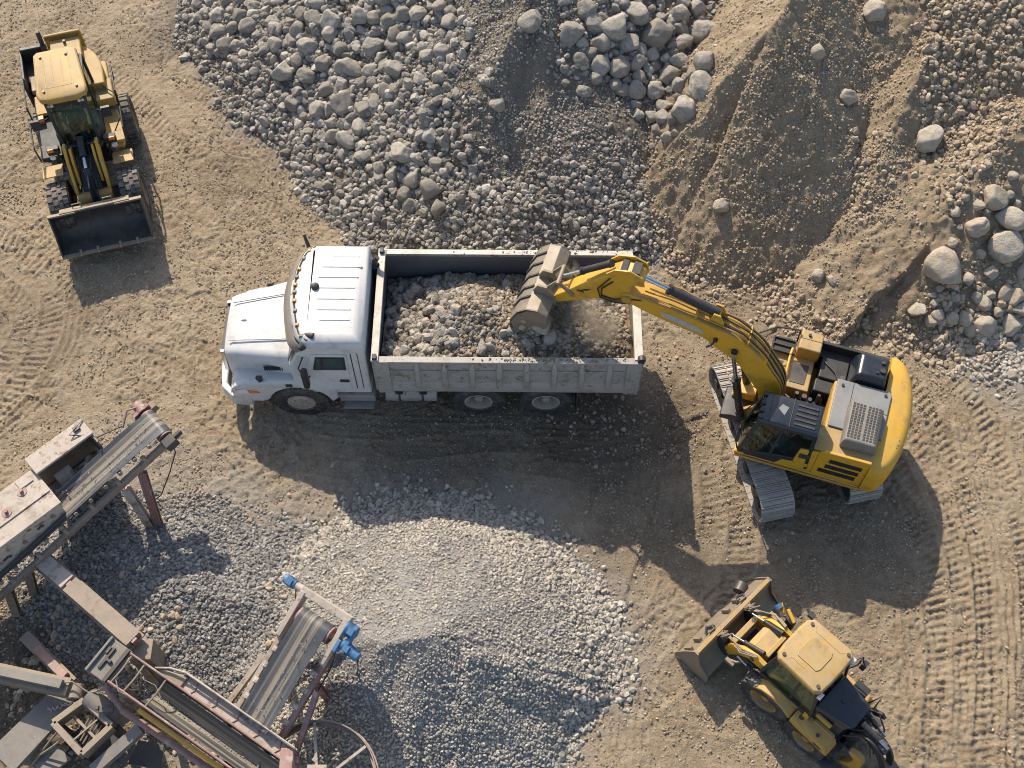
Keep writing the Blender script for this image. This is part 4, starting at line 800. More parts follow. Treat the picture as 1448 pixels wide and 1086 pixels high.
# engine house
EH = MB().prism([(-.46, 1.10), (-1.52, 1.10), (-1.52, 2.05), (-.60, 2.05), (-.46, 1.95)], -.55, 1.18).build('engine_house', 'yelm', EX, bevel=.03)
MB().prism([(-1.50, 1.12), (-.47, 1.12), (-.47, 2.02), (-.56, 2.12), (-1.50, 2.14)], 1.18, 1.25).build('side_door', 'yel', EX, bevel=.02)
MB().prism([(-.47, 1.12), (-.02, 1.12), (-.10, 1.95), (-.47, 2.02)], 1.17, 1.245).build('side_door', 'yel', EX, bevel=.02)
for z, x0_, x1_ in ((1.82, -.72, -1.38), (1.58, -.68, -1.36), (1.36, -.58, -1.34)):
    b = MB(); b.box(x1_, x0_, 1.245, 1.257, z-.075, z+.075)
    for k in range(12): xx = x1_+(x0_-x1_)*(k+.5)/12; b.box(xx-.006, xx+.006, 1.257, 1.266, z-.075, z+.075)
    b.build('side_vent', 'black', EH)
MB().box(-.34, -.12, 1.24, 1.256, 1.62, 1.80).build('side_vent', 'steel', EH)
MB().box(-.30, -.20, 1.24, 1.25, 1.36, 1.39).box(-.28, -.12, 1.24, 1.25, 1.2, 1.24).build('worn_decal', 'sticker', EH)
MB().box(-.45, -.08, 1.02, 1.20, 1.98, 2.05).build('grab_handle', 'blackg', EX, bevel=.02)
# grey cover plates on top
b = MB(); b.prism([(-.50, -.52), (-.50, .62), (-.95, .62), (-1.60, .62), (-1.62, -.45), (-1.58, -.52)], 2.05, 2.12, 'z'); cv = b.build('engine_cover', 'hood', EX, bevel=.02)
MB().box(-.84, -.83, -.5, .6, 2.12, 2.126).box(-1.6, -.84, .03, .04, 2.12, 2.126).build('cover_seam', 'black', cv)
for x, y in ((-.62, -.38), (-1.5, -.4), (-1.5, .5)): MB().cyl((x, y, 2.12), (x, y, 2.15), .03, n=10).build('cover_latch', 'black', cv)
MB().box(-1.50, -.30, .62, 1.2, 2.03, 2.08).build('cover_edge', 'yeld', EX, bevel=.02)
# radiator grille box
b = MB(); b.loft([[(x, y, z) for x, y in ((-.80-i, .02+i), (-.80-i, 1.02-i), (-1.52+i, 1.02-i), (-1.52+i, .02+i))] for z, i in ((2.08, 0), (2.30, .02), (2.37, .07))]); gb = b.build('radiator_cover', 'grey', EX, bevel=.035, seg=3)
b = MB()
for i in range(8):
    for j in range(14):
        x = -.90-i*.068-(.04 if i > 3 else 0); y = .11+j*.059; b.box(x-.024, x+.024, y-.02, y+.02, 2.366, 2.375)
    if i in (3, 7): b.build('grille_mesh', 'black', gb, smooth=0); b = MB()
# black hood on the right rear
b = MB(); b.loft([[(x, y, z) for x, y in ((-.72-i, -.55-i*.6), (-1.46+i*.4, -.55-i*.6), (-1.46+i*.4, -1.22+i*.6), (-.72-i, -1.22+i*.6))] for z, i in ((1.72, 0), (2.05, .02), (2.28, .10), (2.32, .16))]); hb = b.build('filter_hood', 'blackg', EX, bevel=.05, seg=3)
MB().cyl((-1.32, -.82, 2.31), (-1.32, -.82, 2.37), .06, n=12).cyl((-1.30, -1.02, 2.31), (-1.30, -1.02, 2.36), .045, n=12).cyl((-1.22, -.76, 2.31), (-1.22, -.76, 2.35), .03, n=12).build('filter_cap', 'black', hb, bevel=.01)
# right side: black tray wall, tank boxes
b = MB(); b.box(-1.48, -.02, -1.50, -1.42, 1.10, 1.86); b.box(-1.48, -.02, -1.44, -1.24, 1.10, 1.62); rw = b.build('right_side_wall', 'black', EX, bevel=.02)
b = MB(); b.box(-.72, -.14, -1.24, -.72, 1.10, 1.66); b.box(-.72, -.10, -.72, -.40, 1.1, 1.60); b.build('fuel_tank', 'black', EX, bevel=.03)
b = MB(); b.tube([(-.2, -1.1, 1.68), (-.45, -.9, 1.72), (-.62, -.62, 1.66)], .018, 6); b.cyl((-.62, -.78, 1.66), (-.62, -.78, 1.74), .06, n=12); b.build('fuel_cap', 'steel', EX)
b = MB(); b.prism([(.52, -1.32), (.95, -1.25), (1.16, -.95), (1.2, -.50), (.60, -.36), (.52, -.36)], 1.10, 1.44, 'z'); fpl = b.build('front_step_box', 'yeld', EX, bevel=.03)
b = MB(); b.prism([(-.02, -1.32), (.50, -1.32), (.50, -.36), (-.02, -.36)], 1.10, 1.52, 'z'); b.build('valve_box', 'yeld', EX, bevel=.03)
b = MB(); b.slab([(.62, -1.0, 1.446), (.98, -.98, 1.446), (1.04, -.62, 1.446), (.70, -.55, 1.446)], .012); b.slab([(.08, -.98, 1.526), (.42, -.98, 1.526), (.42, -.5, 1.526), (.10, -.5, 1.526)], .012); b.build('tread_plate', 'steel', fpl)
b = MB(); b.box(-.06, .42, -1.62, -1.12, 1.50, 1.92); tb = b.build('tool_box', 'yeld', EX, bevel=.04, seg=3)
MB().box(-.06, .42, -1.385, -1.375, 1.915, 1.925).cyl((.24, -1.48, 1.92), (.24, -1.48, 1.96), .035, n=10).tube([(-.06, -1.6, 1.94), (.1, -1.68, 1.98), (.22, -1.66, 1.98)], .022, 6).build('box_latch', 'black', tb)
b = MB(); b.box(.44, .95, -1.50, -1.16, 1.48, 1.53)
for y in (-1.5, -1.34, -1.18): b.box(.44, .95, y, y+.035, 1.53, 1.57)
for x in (.44, .92): b.box(x, x+.035, -1.5, -1.15, 1.53, 1.575)
b.build('step_grating', 'black', EX)
b = MB(); b.tube([(.45, -1.5, 1.55), (.46, -1.5, 2.0), (.95, -1.42, 2.02), (1.28, -1.2, 1.95), (1.32, -1.1, 1.5)], .02, 8); b.tube([(.95, -1.35, 1.95), (1.22, -1.12, 1.9), (1.24, -1.0, 1.45)], .016, 8); b.build('handrail', 'black', EX)
b = MB(); b.tube([(.50, -.40, 1.5), (.52, -.7, 1.62), (.52, -1.1, 1.6), (.50, -1.3, 1.55)], .028, 8); b.tube([(.9, -.45, 1.5), (1.12, -.8, 1.55), (.95, -1.1, 1.55)], .022, 8); b.build('yellow_rail', 'yel', EX)
# open engine / valve bay between cab and tanks
b = MB(); b.box(-.46, .55, -.36, .45, 1.10, 1.16); b.build('bay_floor', 'black', EX)
b = MB()
for k in range(16):
    x, y = random.uniform(-.4, .3), random.uniform(-.32, .4); b.cyl((x, y, 1.14), (x+random.uniform(-.1, .1), y+random.uniform(-.1, .1), random.uniform(1.3, 1.62)), random.uniform(.03, .07), n=8)
for k in range(9):
    x, y = random.uniform(-.4, .4), random.uniform(-.3, .35); b.tube([(x, y, 1.3), (x+.1, y+.1, 1.62), (x+.25, y-.05, 1.5), (x+.3, y-.1, 1.25)], .02, 6)
b.build('hydraulics', 'steel', EX)
MB().cyl((-.10, -.05, 1.3), (-.34, .16, 1.62), .075, n=14).cyl((-.04, -.10, 1.25), (-.12, -.03, 1.32), .09, n=14).build('return_filter', 'worn', EX)
# cab
kb = [(1.06, 1.22), (1.06, .52), (-.34, .52), (-.34, 1.22)]; kt = [(.86, 1.20), (.86, .54), (-.28, .54), (-.28, 1.20)]
MB().prism([(1.08, 1.08), (-.36, 1.08), (-.36, 1.52), (.28, 1.44), (1.08, 1.20)], .50, 1.24).build('cab_base', 'black', EX, bevel=.02)
MB().prism([(.30, 1.08), (-.36, 1.08), (-.36, 1.44), (.16, 1.34)], 1.242, 1.256).build('cab_stripe', 'yel', EX)
MB().box(.92, 1.14, .50, 1.26, 1.04, 1.14).build('cab_nose', 'yel', EX, bevel=.03)
cabshell(EX, kb, kt, 1.20, 2.52, .075, mid=.56)
b = MB(); b.loft([[(x, y, z) for x, y in ((.90-i, 1.23-i), (.90-i, .51+i), (-.32+i, .51+i), (-.32+i, 1.23-i))] for z, i in ((2.50, 0), (2.58, 0), (2.63, .04), (2.645, .1))]); cr = b.build('cab_roof', 'blackg', EX, bevel=.02)
b = MB(); b.box(.27, .29, .53, 1.21, 2.645, 2.655)
for k in range(5): y = .64+k*.11; b.box(-.22, .20, y, y+.045, 2.645, 2.662)
b.box(.70, .72, .55, 1.19, 2.64, 2.655); b.build('roof_seam', 'black', cr, bevel=.005)
MB().prism([(.36, .78), (.50, .74), (.56, .86), (.42, .98)], 2.645, 2.652, 'z').build('roof_hatch_mark', 'hood', cr)
for y in (.62, .82, 1.0, 1.14): MB().box(.82, .91, y-.04, y+.04, 2.58, 2.68).build('work_lamp', 'black', cr, bevel=.01)
seat(EX, .28, .87, 1.36, .9)
b = MB(); b.box(.62, .82, .62, 1.12, 1.2, 1.62); b.cyl((.6, .68, 1.5), (.5, .68, 1.74), .025, n=8); b.cyl((.6, 1.06, 1.5), (.5, 1.06, 1.74), .025, n=8); b.build('console', 'cabin', EX, bevel=.02); MB().prism([(.98, .58), (-.26, .58), (-.26, 1.16), (.98, 1.16)], 1.452, 1.462, 'z').build('cab_floor', 'cabin', EX)
b = MB(); b.tube([(1.1, 1.2, 1.2), (1.2, 1.22, 1.7), (1.14, 1.2, 2.2)], .016, 6); b.box(1.12, 1.2, 1.16, 1.34, 1.7, 2.0); b.tube([(1.06, .6, 1.25), (1.16, .7, 1.9), (.98, .72, 2.5)], .014, 6); b.tube([(1.08, .9, 1.25), (1.15, .95, 1.8), (.98, .95, 2.5)], .014, 6); b.build('cab_mirror', 'black', EX, bevel=.005)
w_ = EX.matrix_basis @ Vector((.34, .95, 1.47)); person('person in a dark teal shirt seated at the controls of the excavator', w_, 162, .9)
# boom foot and swing bracket
b = MB(); b.prism([(.45, 1.08), (1.15, 1.08), (1.2, 1.3), (.82, 1.78), (.55, 1.78)], -.28, -.20); b.prism([(.45, 1.08), (1.15, 1.08), (1.2, 1.3), (.82, 1.78), (.55, 1.78)], .28, .36); b.cyl((.68, -.34, 1.58), (.68, .42, 1.58), .09, n=16); b.build('boom_foot', 'yelm', EX, bevel=.02)
MB().prism([(1.05, .9), (1.62, .9), (1.62, 1.04), (1.4, 1.12), (1.05, 1.12)], -.26, .46).build('front_guard', 'black', EX, bevel=.03)
MB().prism([(1.0, 1.12), (1.5, 1.12), (1.42, 1.34), (1.0, 1.42)], -.34, .0).build('front_bracket', 'yel', EX, bevel=.03)
# boom
bot = [(.90, 1.48), (1.02, 2.02), (1.30, 2.42), (1.62, 2.90), (2.12, 3.24), (2.42, 3.48), (3.34, 3.74), (3.84, 3.93), (4.06, 4.02)]
top = [(4.10, 4.20), (3.98, 4.26), (3.73, 4.24), (3.39, 4.20), (2.75, 4.06), (2.27, 3.92), (1.74, 3.76), (1.22, 3.32), (.86, 2.82), (.60, 2.36), (.52, 1.66), (.60, 1.48)]
pb = spl(bot, 3)+spl(top, 3)
BO = MB().prism(pb, -.17, .25).build('boom', 'yel', EX, bevel=.03, seg=3)
b = MB(); b.prism([(2.42, 3.60), (3.22, 3.84), (3.30, 3.98), (3.10, 3.98), (2.52, 3.80), (2.38, 3.70)], .2505, .258); b.build('worn_sticker', 'sticker', BO)
b = MB(); b.prism(spl([(1.2, 3.36), (1.74, 3.80), (2.27, 3.96), (2.75, 4.10), (3.39, 4.24), (3.75, 4.28)], 4)+spl([(3.75, 4.25), (3.39, 4.21), (2.75, 4.07), (2.27, 3.93), (1.74, 3.77), (1.2, 3.33)], 4), .20, .262); b.build('boom_flange', 'yelm', BO)
for (f_, z_), k in (((1.70, 3.32), 0), ((2.12, 3.56), 1)):
    MB().cyl((f_, -.22, z_), (f_, .31, z_), .07 if k == 0 else .045, n=14).build('boom_pin', 'black', BO)
MB().tube([(2.12, .3, 3.56), (2.18, .36, 3.45), (2.26, .37, 3.36)], .02, 6).build('grease_pipe', 'black', BO)
tp = spl([(3.7, 4.30), (3.1, 4.20), (2.5, 4.05), (2.0, 3.92), (1.62, 3.74), (1.22, 3.36), (.88, 2.86), (.62, 2.38), (.50, 1.8)], 5)
for k, (y, dz) in enumerate(((-.13, .03), (-.08, .05), (-.03, .03), (.03, .05), (.10, .03), (.16, .05), (.20, .03))):
    n0 = 0 if k in (0, 4, 6) else 9+k
    MB().tube([(x-.03, y, z+dz+.012*math.sin(i*.8+k)) for i, (x, z) in enumerate(tp) if i >= n0], .017, 6).build('hose', 'yelm' if k % 2 == 0 else 'black', BO)
for f_, z_ in ((2.6, 4.10), (1.5, 3.66), (1.05, 3.16)): MB().box(f_-.02, f_+.02, -.17, .24, z_-.05, z_+.06).build('hose_clamp', 'yel', BO, bevel=.008)
def ram(par, p, q, r, k=.58, nm='ram'):
    p = Vector(p); q = Vector(q); m = p.lerp(q, k)
    c_ = MB().cyl(p, m, r, n=16).cyl(p.lerp(q, k-.04), m, r*1.18, n=16).cyl(p.lerp(q, -.01), p.lerp(q, .05), r*1.15, n=16).build(nm, 'black', par)
    MB().cyl(p.lerp(q, k-.02), q, r*.52, n=12).build('rod', 'chrome', c_); return c_
ram(BO, (2.22, .04, 4.16), (3.74, .04, 4.68), .095, .68, 'arm_ram')
b = MB(); b.prism([(1.98, 3.84), (2.36, 3.94), (2.28, 4.26), (2.14, 4.24)], -.10, -.06); b.prism([(1.98, 3.84), (2.36, 3.94), (2.28, 4.26), (2.14, 4.24)], .14, .18); b.cyl((2.20, -.13, 4.15), (2.20, .21, 4.15), .055, n=12); b.build('arm_ram_bracket', 'yel', BO, bevel=.01)
b = MB(); b.tube([(2.3, -.08, 4.12), (3.0, -.10, 4.42), (3.6, -.06, 4.52)], .016, 6); b.build('ram_pipe', 'yel', BO)
for y in (-.30, .38): ram(EX, (1.22, y, 1.20), (1.70, y, 3.32), .085, .62, 'boom_ram')
# stick
st = [(3.70, 4.62), (3.74, 4.80), (3.92, 4.90), (4.22, 4.84), (4.60, 4.44), (5.44, 3.46), (5.50, 3.32), (5.38, 3.24), (4.62, 3.74), (4.10, 3.92), (3.92, 4.02), (3.90, 4.18), (4.0, 4.38), (3.92, 4.52), (3.80, 4.54)]
SK = MB().prism(st, -.12, .20).build('stick', 'yel', EX, bevel=.03, seg=3)
b = MB(); b.cyl((3.98, -.22, 4.12), (3.98, .30, 4.12), .10, n=18); b.cyl((3.76, -.16, 4.68), (3.76, .24, 4.68), .06, n=14); b.build('stick_pin', 'yelm', SK)
for y in (-.16, .20): MB().prism([(3.68, 4.60), (3.74, 4.86), (4.0, 4.98), (4.3, 4.90), (4.46, 4.70), (4.2, 4.72), (3.95, 4.56)], y-.02, y+.02).build('stick_ear', 'yel', SK, bevel=.01)
b = MB(); b.box(3.82, 3.98, -.10, .17, 4.86, 4.925); b.box(4.08, 4.2, -.10, .17, 4.85, 4.90); b.build('ear_gap', 'black', SK)
ram(SK, (4.40, .03, 4.84), (5.34, .03, 3.98), .07, .6, 'bucket_ram')
b = MB(); b.tube([(4.3, .215, 4.5), (4.5, .225, 4.2), (4.5, .22, 3.95), (4.25, .22, 3.92), (4.05, .26, 4.1), (3.7, .26, 4.2)], .016, 6); b.tube([(4.36, .215, 4.6), (4.58, .225, 4.15), (4.52, .22, 3.88), (4.2, .23, 3.84), (3.9, .27, 4.0)], .014, 6); b.build('hose', 'black', SK)
MB().box(4.86, 5.0, .20, .212, 3.86, 3.90).prism([(4.72, 4.04), (4.86, 3.98), (4.92, 3.90), (4.78, 3.96)], .2, .208).build('worn_decal', 'steel', SK)
b = MB()
for y in (-.16, .22): b.prism([(5.06, 3.62), (5.14, 3.70), (5.42, 3.98), (5.36, 4.04), (5.04, 3.72)], y-.02, y+.02); b.prism([(5.34, 4.04), (5.44, 3.98), (5.72, 3.56), (5.64, 3.5)], y-.05, y-.015)
b.cyl((5.38, -.2, 4.0), (5.38, .27, 4.0), .045, n=12); b.build('bucket_link', 'worn', SK, bevel=.01)
# bucket (shell + cheeks), opening turned down to pour
def bk(p): return (p[0], p[1])
shell = spl([(5.46, 3.36), (5.66, 3.50), (5.90, 3.46), (6.10, 3.26), (6.24, 2.92), (6.24, 2.62), (6.12, 2.32), (5.98, 2.10)], 1)
inner = [(x-.045*(1 if x > 5.7 else .2), z-.05*(1 if z > 2.6 else -.1)) for x, z in shell][::-1]
BK = MB().prism(shell+inner, -1.0, .70).build('bucket', 'bucketgrey', EX, bevel=.012, smooth=30)
for y in (-1.0, .66): MB().prism(spl([(5.46, 3.36), (5.66, 3.50), (5.90, 3.46), (6.10, 3.26), (6.24, 2.92), (6.24, 2.62), (6.12, 2.32), (5.98, 2.10)], 1)+[(5.72, 2.5), (5.45, 3.0)], y, y+.04).build('bucket_cheek', 'worn', BK, bevel=.01)
for k in range(6): y = -.92+k*.31; MB().hexa([(5.98, y-.05, 2.16), (6.10, y-.05, 2.16), (6.10, y+.05, 2.16), (5.98, y+.05, 2.16), (5.86, y-.02, 1.94), (5.90, y-.02, 1.94), (5.90, y+.02, 1.94), (5.86, y+.02, 1.94)]).build('tooth', 'steel', BK)
b = MB()
for y in (-.76, -.5, -.2, .10, .36): b.prism([(x+.0, z) for x, z in shell[2:7]]+[(x+.022, z+.022) for x, z in shell[2:7]][::-1], y-.02, y+.02)
b.build('wear_strip', 'steel', BK)
b = MB()
for y in (-.16, .22): b.prism([(5.42, 3.40), (5.40, 3.2), (5.52, 3.18), (5.9, 3.5), (5.8, 3.72), (5.6, 3.72)], y-.03, y+.03)
b.cyl((5.48, -.22, 3.34), (5.48, .28, 3.34), .06, n=12); b.build('bucket_ear', 'worn', BK, bevel=.01)
# material pouring out of the bucket
P_ = []; R_ = []
ex = EX.matrix_basis
for k in range(420):
    t = random.random(); f_ = 5.72+.28*random.random()-.25*t; y = random.uniform(-.95, .72); z = 3.1-1.05*t-.25*random.random(); p = ex @ Vector((f_, y, z)); P_.append(p[:]); R_.append(.02+.085*random.random()**2.2)
stones('rubble', np.array(P_), np.array(R_), 'gravelB', 'brown earth and stones spilling from the excavator bucket', BASE1)
for f_, y, z, sc in ((5.60, .52, 2.72, .26), (5.66, .2, 2.62, .2), (5.58, -.3, 2.66, .22)):
    o = bpy.data.objects.new('boulder', BM_['C'][3]); C.objects.link(o); o.location = ex @ Vector((f_, y, z)); o.scale = (sc, sc*.9, sc*.8); o.rotation_euler = (random.uniform(0, 6), random.uniform(0, 6), 0)
    tag(o, 'tan rock tipping out from under the excavator bucket', 'boulder', 'rocks tipping out of the excavator bucket')
# dust hanging round the bucket
m = bpy.data.materials.new('dust'); m.use_nodes = True; nt = m.node_tree; nt.nodes.clear(); out = nt.nodes.new('ShaderNodeOutputMaterial')
pv = nt.nodes.new('ShaderNodeVolumePrincipled'); pv.inputs['Color'].default_value = (.86, .72, .54, 1); pv.inputs['Anisotropy'].default_value = .2
tc = nt.nodes.new('ShaderNodeTexCoord'); nz = nt.nodes.new('ShaderNodeTexNoise'); nz.inputs['Scale'].default_value = 2.6; nz.inputs['Detail'].default_value = 4; ln(nt, tc.outputs['Object'], nz.inputs['Vector'])
vl = nt.nodes.new('ShaderNodeVectorMath'); vl.operation = 'LENGTH'; ln(nt, tc.outputs['Object'], vl.inputs[0])
ln(nt, mul(nt, mul(nt, ramp(nt, nz.outputs[0], .42, .75), ramp(nt, vl.outputs['Value'], 1.0, .35)), 7.0), pv.inputs['Density']); ln(nt, pv.outputs[0], out.inputs['Volume'])
for nm_, cx, cy, cz, sx, sy, sz in (('dust', 1.45, .0, 2.55, .95, .85, .55), ('dust', .95, 1.25, 2.6, .55, .5, .5)):
    V, F = ico(3); o = npmesh(nm_, V, F, 'shoe', True); o.data.materials[0] = m; o.location = (cx, cy, cz); o.scale = (sx, sy, sz); o['kind'] = 'stuff'; o['label'] = 'thin tan dust drifting round the excavator bucket'
# ================================================================== WHEEL LOADER (local +x forward)
def wheel_loader():
    T = thing('wheel_loader', 'yellow wheel loader with an empty black bucket at the top left of the yard', 'loader', (-9.92, 4.88, 0), -74)
    for sd in (-1, 1):
        wheel(T, .18, sd*.83, .63, .50, sd, rim='rimy', disc='rimy', lugs=20, lug='rock', dish=.35, rimr=.5)
        wheel(T, -2.15, sd*.92, .63, .46, sd, rim='rimy', disc='rimy', lugs=22, lug='lug', dish=.35, rimr=.5)
        fd = MB().hexa([(-.58, sd*.58, 1.28), (-.16, sd*.58, 1.36), (-.16, sd*1.06, 1.36), (-.58, sd*1.06, 1.28), (-.58, sd*.58, 1.31), (-.16, sd*.58, 1.39), (-.16, sd*1.06, 1.39), (-.58, sd*1.06, 1.31)]).build('front_fender', 'yeld', T, bevel=.012)
        MB().box(-.60, -.57, sd*.6, sd*1.04, 1.0, 1.30).build('mud_flap', 'rubber', fd)
        b = MB(); b.box(-.72, -.58, sd*.52, sd*.80, 1.62, 1.82); b.tube([(-.6, sd*.5, 1.2), (-.66, sd*.6, 1.5), (-.66, sd*.66, 1.65)], .03, 6); lb = b.build('lamp_post', 'black', T, bevel=.015)
        MB().box(-.60, -.555, sd*.64, sd*.78, 1.74, 1.84).build('indicator', 'amber', lb, bevel=.015); MB().cyl((-.58, sd*.72, 1.58), (-.54, sd*.72, 1.58), .07, n=14).build('headlight', 'lens', lb)
    # front frame, lift arms, linkage
    b = MB(); b.prism([(-.9, .55), (.45, .5), (.55, .9), (.1, 1.25), (-.5, 1.5), (-.9, 1.4)], -.22, .22); b.box(-.05, .42, -.60, .60, .48, .78); b.build('front_frame', 'black', T, bevel=.03)
    MB().cyl((.34, -.40, .96), (.34, .40, .96), .17, n=20).build('cross_tube', 'yelm', T)
    for sd in (-1, 1):
        pf = [(-.62, 1.90), (-.42, 1.98), (-.1, 1.72), (.30, 1.16), (.60, .84), (.70, .74), (.68, .56), (.56, .58), (.22, .84), (-.2, 1.42), (-.6, 1.76)]
        a = MB().prism(pf, sd*.37-.035, sd*.37+.035).build('lift_arm', 'yel', T, bevel=.012)
        MB().prism([(-.66, 1.72), (-.40, 1.92), (-.16, 1.72), (.14, 1.22), (.06, 1.12), (-.3, 1.45)], sd*.26-.03, sd*.26+.03).build('frame_plate', 'yel', T, bevel=.01)
        ram(T, (-.55, sd*.31, 1.0), (.30, sd*.31, 1.06), .06, .6, 'lift_ram')
        MB().cyl((-.5, sd*.30, 1.86), (-.5, sd*.43, 1.86), .07, n=14).build('arm_pin', 'steel', a)
    b = MB(); b.prism([(-.02, 1.62), (.12, 1.70), (.58, 1.06), (.62, .90), (.52, .82), (.38, 1.04)], -.07, .07); b.build('bell_crank', 'black', T, bevel=.015)
    ram(T, (-.72, 0, 1.86), (.06, 0, 1.66), .085, .62, 'tilt_ram'); MB().box(.1, .62, -.02, .02, 1.0, 1.62).build('hose_bundle', 'blackg', T, bevel=.02)
    b = MB(); b.tube([(.05, .05, 1.66), (.3, .14, 1.5), (.5, .1, 1.15), (.7, .08, .95)], .016, 6); b.tube([(-.7, .12, 1.75), (-.3, .14, 1.66), (.1, .1, 1.66)], .016, 6); b.tube([(-.7, -.12, 1.75), (-.3, -.15, 1.6), (.05, -.1, 1.5)], .016, 6); b.build('hose', 'black', T)
    MB().box(-.98, -.62, -.34, .34, 1.3, 1.74).build('front_tower', 'blackg', T, bevel=.04)
    # bucket
    oute = spl([(1.0, 1.40), (.82, 1.22), (.70, .95), (.72, .66), (.86, .46), (1.08, .40)], 3)+[(1.52, .46)]
    inn_ = [(1.52, .485)]+spl([(1.10, .44), (.90, .50), (.765, .68), (.745, .94), (.86, 1.20), (1.03, 1.38)], 3)
    BKT = MB().prism(oute+inn_, -1.07, 1.07).build('bucket', 'buck', T, smooth=40)
    for y in (-1.07, 1.035): MB().prism(oute+[(1.50, .52), (1.22, .95), (1.06, 1.36)], y, y+.035).build('bucket_side', 'buck', BKT, bevel=.006)
    b = MB(); b.prism([(.98, 1.36), (1.04, 1.36), (1.04, 1.41), (.96, 1.41)], -1.08, -.45).prism([(.98, 1.36), (1.04, 1.36), (1.04, 1.41), (.96, 1.41)], .45, 1.08)
    b.prism([(.82, 1.30), (1.02, 1.40), (1.0, 1.43), (.80, 1.33)], -.80, .80); b.build('spill_guard', 'worn', BKT, bevel=.008)
    b = MB(); b.box(1.46, 1.56, -1.10, 1.10, .455, .49); b.build('cutting_edge', 'worn', BKT, bevel=.004)
    for y in (-.62, -.22, .30, .70): MB().hexa([(1.46, y-.035, .49), (1.58, y-.025, .47), (1.58, y+.025, .47), (1.46, y+.035, .49), (1.44, y-.03, .55), (1.53, y-.02, .53), (1.53, y+.02, .53), (1.44, y+.03, .55)]).build('bucket_tooth', 'worn', BKT)
    b = MB(); b.tube([(.9, -.28, 1.34), (.84, -.28, 1.46), (.84, -.48, 1.46), (.9, -.48, 1.34)], .015, 6); b.tube([(.9, .22, 1.34), (.84, .22, 1.46), (.84, .42, 1.46), (.9, .42, 1.34)], .015, 6); b.build('lifting_eye', 'worn', BKT)
    # rear body
    MB().prism([(-3.45, .62), (-.95, .62), (-.95, 1.30), (-2.2, 1.35), (-3.45, 1.2)], -.55, .55).build('rear_frame', 'black', T, bevel=.03)
    hd = spl([(-3.62, -.30), (-3.60, .10), (-3.48, .40), (-3.2, .66), (-2.75, .80), (-2.1, .80)], 3)
    b = MB(); b.loft([[(x, y, z) for x, y in hd+[(-2.1, -.55), (-3.60, -.55)]] for z in (1.15, 1.95, 2.05)]); hdo = b.build('engine_hood', 'yeld', T, bevel=.05, seg=3)
    b = MB(); b.box(-3.62, -2.3, -.30, .42, 2.05, 2.24); b.box(-3.70, -3.62, -.40, .48, 1.2, 2.38); hb_ = b.build('hood_top', 'yeld', hdo, bevel=.035)
    MB().box(-3.66, -3.62, -.40, .48, 2.24, 2.36).build('hood_lip', 'yelm', hdo, bevel=.01)
    MB().cyl((-3.45, .06, 2.24), (-3.45, .06, 2.32), .035, n=8).build('hood_latch', 'steel', hb_)
    b = MB(); b.box(-3.70, -2.95, -1.06, -.45, 1.15, 1.70); b.box(-3.72, -3.60, -1.06, -.42, 1.7, 2.12); b.build('radiator_guard', 'black', T, bevel=.03)
    b = MB(); b.box(-3.74, -2.6, -1.10, -1.03, 1.2, 2.0); b.build('side_shield', 'black', T, bevel=.02)
    b = MB(); b.cyl((-3.05, -.36, 2.0), (-3.05, -.36, 2.72), .07, n=12); b.tube([(-3.05, -.36, 2.72), (-3.07, -.36, 2.86), (-3.15, -.37, 2.98)], .055, 10); b.build('exhaust_stack', 'black', T)
    b = MB(); b.box(-3.2, -2.45, .42, .86, 1.55, 1.68); b.build('rear_fender', 'yeld', T, bevel=.04)
    b = MB(); b.box(-2.42, -1.75, .50, .93, 1.58, 1.86); lf = b.build('battery_box', 'yeld', T, bevel=.04); MB().box(-2.47, -2.36, .60, .82, 1.86, 1.90).tube([(-2.4, .5, 1.9), (-1.8, .98, 1.95), (-1.7, .98, 1.6)], .015, 6).build('box_latch', 'black', lf)
    b = MB(); b.prism([(-1.75, .50), (-.70, .50), (-.62, .92), (-.98, .98), (-1.75, .90)], 1.34, 1.48, 'z'); b.build('left_platform', 'yelm', T, bevel=.03)
    MB().box(-1.0, -.66, .60, .98, 1.48, 1.58).build('step_block', 'yeld', T, bevel=.03)
    b = MB(); b.tube([(-2.5, .97, 1.7), (-2.45, 1.02, 2.2), (-1.7, 1.02, 2.15), (-1.62, 1.0, 1.6)], .022, 8); b.tube([(-1.5, 1.02, 1.5), (-1.3, 1.04, 2.0), (-.75, 1.02, 1.9), (-.66, 1.0, 1.5)], .022, 8); b.tube([(-.9, .7, 1.5), (-1.2, .98, 1.75), (-1.45, 1.0, 1.6)], .015, 6); b.build('handrail', 'black', T)
    b = MB(); b.hexa([(-2.5, -1.0, 1.42), (-.70, -1.02, 1.30), (-.70, -.52, 1.30), (-2.5, -.52, 1.42), (-2.5, -1.0, 1.56), (-.70, -1.02, 1.44), (-.70, -.52, 1.44), (-2.5, -.52, 1.56)]); b.build('right_platform', 'black', T, bevel=.03)
    MB().box(-3.1, -2.62, -.98, -.50, 1.58, 1.72).build('rear_fender', 'worn', T, bevel=.03)
    MB().box(-2.5, -1.9, -.95, -.52, 1.56, 1.66).build('tread_plate', 'yeld', T, bevel=.02)
    MB().box(-1.86, -1.74, -.92, -.80, 1.5, 1.66).build('reflector', 'amber', T, bevel=.01)
    b = MB(); b.tube([(-2.75, -1.02, 1.5), (-2.72, -1.06, 2.1), (-1.8, -1.06, 2.05), (-1.7, -1.04, 1.5)], .02, 8); b.tube([(-1.6, -1.04, 1.5), (-1.5, -1.06, 1.95), (-.7, -1.06, 1.85), (-.66, -1.03, 1.4)], .02, 8); b.build('handrail', 'black', T)
    # cab
    bt = [(-.78, .36), (-.78, -.36), (-2.2, -.50), (-2.2, .50)]
